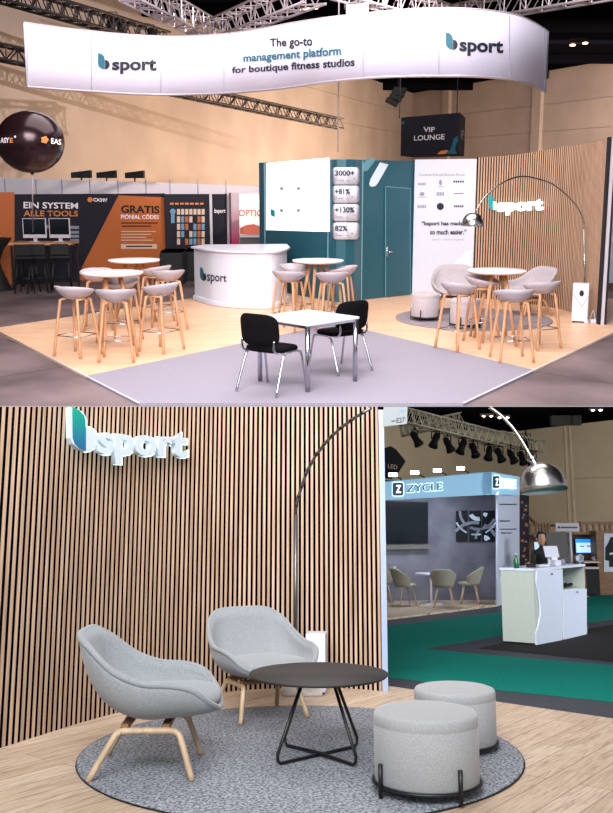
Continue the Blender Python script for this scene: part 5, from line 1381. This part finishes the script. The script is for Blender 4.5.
polys(B, NS2, [circ(559, 527.4, 1.3, 8)]+[(561+i*2.4, 526.6, 562.9+i*2.4, 528.4) for i in range(7)], M['print'], t, .004, 'small_print')
t = thing('grey_partition', 'plain grey partition behind the tablet on the white counter', 'partition', B.dep(559, 594, YB-.3))
bx('panel', 549, 532.5, 569.5, 596, YB-.2, .06, M['greyboard'], t); bx('edge_post', 569.3, 532.2, 571.4, 596, YB-.2, .08, M['whiteframe'], t)
t = thing('blue_display_screen', 'bright blue display screen on the brown timber wall', 'screen', B.dep(587, 546, YB+.3))
bx('housing', 575.6, 538.4, 598.6, 553.6, YB+.42, .06, M['black'], t); bx('display', 576.2, 539, 598, 553, YB+.41, .01, M['bluescreen'], t)
bx('display_band', 576.8, 542.8, 597.4, 552.4, YB+.405, .004, M['paleblue'], t)
a = B.dep(576, 546, YB+.4); NS3 = [(a.x, YB+.403), (a.x+1, YB+.403)]
polys(B, NS3, [(579.8+i*1.5, 545.6, 580.9+i*1.5, 547) for i in range(3)]+[(587+i*1.4, 545.4, 588.1+i*1.4, 546.8) for i in range(5)], M['zlogo'], t, .003, 'small_print')
t = thing('display_shelf', 'pale shelf above dark boxes under the blue screen', 'shelf', B.dep(592, 595, YB+.1))
bx('shelf_board', 584, 561.5, 599, 563, YB-.15, .5, M['sand'], t); bx('dark_front', 586, 569, 599, 594.8, YB-.1, .4, M['black'], t); bx('middle_board', 584.6, 567.2, 599, 569, YB-.13, .45, M['whiteframe'], t)
bx('side_board', 584.2, 563, 585.2, 594.8, YB-.13, .45, M['brownwood'], t)
wc = None
for i, (x0, y0, x1, y1, lab) in enumerate(((575, 553.5, 584, 566.5, 'white shell chair left below the blue screen'), (591, 555.5, 599, 562.4, 'small white shell chair right below the blue screen'))):
    a, b = B.dep(x0, y1, YB-.3+.4*i), B.dep(x1, y0, YB-.3+.4*i); w_, h_ = b.x-a.x, b.z-a.z
    t = thing('white_shell_chair', lab, 'chair', ((a.x+b.x)/2, a.y, a.z), 0, 'white shell chairs below the blue screen'); rows = []
    for j in range(6):
        v = j/5; rows.append([((.34+.12*v)*w_*math.sin(u*1.6+.5), (.3+.1*v)*w_*math.cos(u*1.6+.5)*1.0, h_*(.35+v*(.6-.25*abs(u)))) for u in [-1+2*k_/12 for k_ in range(13)]])
    Mesh().grid(rows).build('shell', M['white'], t, solid=.02); Mesh().lathe([(0, h_*.3), (w_*.36, h_*.33), (w_*.38, h_*.42), (0, h_*.45)], 16).build('seat', M['white'], t)
    Mesh().cyl((0, 0, 0 if i else -.6), (0, 0, h_*.33), .025).build('leg', M['whiteframe'], t); Mesh().lathe([(.16, 0), (.03, .02), (0, .02)], 12, (0, 0, 0 if i else -a.z+.002)).build('base', M['whiteframe'], t)
# poster with a hooded figure
a = B.dep(604, 550, YB-.01); PS = [(a.x, YB-.004), (a.x+1, YB-.004)]
t = thing('clothing_poster', 'pale poster showing a black hooded garment on the timber pillar', 'poster', B.dep(610, 553, YB))
poly(B, PS, [(604, 533.5), (626, 533.5), (626, 572), (604, 572)], M['panelB'], t, .004, .01, 'sheet')
poly(B, PS, [(610.5, 537), (614, 537), (617, 542), (620, 547), (620, 567), (609, 567), (609, 561), (605, 560), (605.2, 548), (608, 543)], M['black'], t, .016, name='garment_print')
polys(B, PS, [[(609.5, 553), (613, 552.4), (613, 554.4), (609.8, 555)], [(610.8, 568), (613, 568), (613, 572), (611, 571.6)]], M['white'], t, .02, name='garment_stripe')

# ------------------------------------------------------------------ person by the far counter
def skin_body(name, joints, edges, mat, parent, sub=2):
    me = bpy.data.meshes.new(name); me.from_pydata([j[0] for j in joints], edges, []); o = bpy.data.objects.new(name, me); COL.objects.link(o); o.parent = parent
    sk = o.modifiers.new('skin', 'SKIN'); 
    for v, j in zip(me.skin_vertices[0].data if me.skin_vertices else [], joints): v.radius = j[1] if isinstance(j[1], tuple) else (j[1], j[1])
    if me.skin_vertices: me.skin_vertices[0].data[0].use_root = True
    sb = o.modifiers.new('sub', 'SUBSURF'); sb.levels = sub; sb.render_levels = sub
    dg = bpy.context.evaluated_depsgraph_get(); me2 = bpy.data.meshes.new_from_object(o.evaluated_get(dg)); o.modifiers.clear(); o.data = me2
    me2.materials.clear(); me2.materials.append(mat)
    for p in me2.polygons: p.use_smooth = True
    return o
hd = B.dep(543.5, 539.5, 16.3)
t = thing('person', 'person in dark clothes perched on a stool behind the white counter, arm reaching forward', 'person', (hd.x+.02, hd.y, 0))
zs = hd.z-.62     # hip height
J = [((0, 0, zs), (.13, .11)), ((-.02, -.03, zs+.2), (.12, .09)), ((-.05, -.06, zs+.40), (.15, .09)), ((-.06, -.07, zs+.49), .05), ((-.08, -.09, zs+.55), .05),
     ((.12, -.04, zs+.42), .055), ((.14, -.14, zs+.20), .042), ((.0, -.30, zs+.17), .034),
     ((-.22, -.08, zs+.42), .055), ((-.27, -.20, zs+.22), .042), ((-.38, -.34, zs+.22), .034),
     ((.09, -.03, zs-.05), .085), ((.11, -.38, zs-.03), .07), ((.11, -.36, zs-.42), .05), ((-.09, -.03, zs-.05), .085), ((-.11, -.38, zs-.03), .07), ((-.11, -.36, zs-.42), .05)]
E_ = [(0, 1), (1, 2), (2, 3), (3, 4), (2, 5), (5, 6), (6, 7), (2, 8), (8, 9), (9, 10), (0, 11), (11, 12), (12, 13), (0, 14), (14, 15), (15, 16)]
skin_body('body', J, E_, M['black'], t)
m = Mesh(); c_ = Vector((-.09, -.11, zs+.63))
m.lathe([(.001, -.12), (.045, -.11), (.068, -.05), (.078, .02), (.07, .08), (.04, .115), (.001, .12)], 20, c_, .95, 1.12)
m.cyl(c_+Vector((0, -.08, -.01)), c_+Vector((0, -.105, -.03)), .012, .008, 8); m.build('head', M['skin'], t)
for s in (-1, 1):
    m = Mesh(); m.lathe([(0, -.008), (.010, 0), (0, .008)], 10, c_+Vector((s*.027, -.073, .012))); m.build('eye', M['black'], t)
    m = Mesh(); m.lathe([(0, -.03), (.012, -.015), (.016, .01), (0, .028)], 10, c_+Vector((s*.074, .005, 0))); m.build('ear', M['skin'], t)
m = Mesh(); m.tube([c_+Vector((x, -.078+abs(x)*.2, -.055)) for x in (-.022, 0, .022)], .004, 6); m.build('mouth', M['orange'], t)
m = Mesh(); m.lathe([(.075, -.02), (.086, .03), (.078, .09), (.045, .128), (.001, .133)], 20, c_+Vector((0, .016, 0)), .98, 1.1); m.build('hair', M['black'], t)
for s, hp in ((1, Vector((.0, -.30, zs+.17))), (-1, Vector((-.38, -.34, zs+.22)))):
    m = Mesh(); m.cyl(hp, hp+Vector((-.03, -.08, -.01)), .03, .032, 10)
    for k_ in range(4): b_ = hp+Vector((-.045+.018*k_, -.075+.004*k_, -.01)); m.tube([b_, b_+Vector((-.008, -.035, -.006)), b_+Vector((-.01, -.06, -.02))], [.0095, .009, .007], 6)
    b_ = hp+Vector((.025, -.03, 0)); m.tube([b_, b_+Vector((.02, -.03, -.005)), b_+Vector((.02, -.055, -.012))], [.011, .01, .008], 6)
    m.build('hand', M['skin'], t)
t2 = thing('visitor_stool', 'dark stool under the seated person behind the white counter', 'stool', (hd.x+.02, hd.y+.02, 0))
Mesh().lathe([(0, zs-.13), (.17, zs-.13), (.18, zs-.10), (0, zs-.09)], 20).build('seat', M['black'], t2)
for i in range(4): a = PI/4+i*PI/2; Mesh().cyl((.1*math.cos(a), .1*math.sin(a), zs-.13), (.18*math.cos(a), .18*math.sin(a), 0), .014, n=6).build('leg', M['darkmetal'], t2)
for i, (x0, y0, x1, y1, lab) in enumerate(((529.5, 540, 532, 552, 'narrow pale blue lit screen beside the navy display'), (533.5, 542, 539, 551, 'small pale blue lit screen left of the seated person'))):
    t = thing('lit_screen', lab, 'screen', B.dep((x0+x1)/2, y1, YB+2.6), 0, 'pale blue screens behind the seated person')
    bx('housing', x0-.4, y0-.5, x1+.4, y1+.5, YB+2.72, .05, M['black'], t); bx('display', x0, y0, x1, y1, YB+2.7, .01, M['paleblue'], t)

# ------------------------------------------------------------------ lower hall: booth fill and far wall wash lights, unseen
q = B.on(BK, 440, 560); area('booth_fill_light', (q.x-.2, q.y-1.1, 1.93), (q.x-.2, q.y-.25, 0), 2.2, .25, 42, (.82, .88, 1.0))  # light added out of sight under the soffit to brighten the booth interior
spot('hall_wash_light', B.dep(560, 520, 24), B.dep(590, 478, 40), 5200, 90, (1, .88, .72), .4)
spot('hall_wash_light', B.dep(470, 500, 24), B.dep(452, 462, 40), 2600, 90, (1, .92, .84), .4)
STATE['b'] = False

# ------------------------------------------------------------------ set the lower hall in its place under the upper floor
bpy.context.view_layer.update()
for o in SC2: o.matrix_world = M2 @ o.matrix_world
bpy.context.view_layer.update()
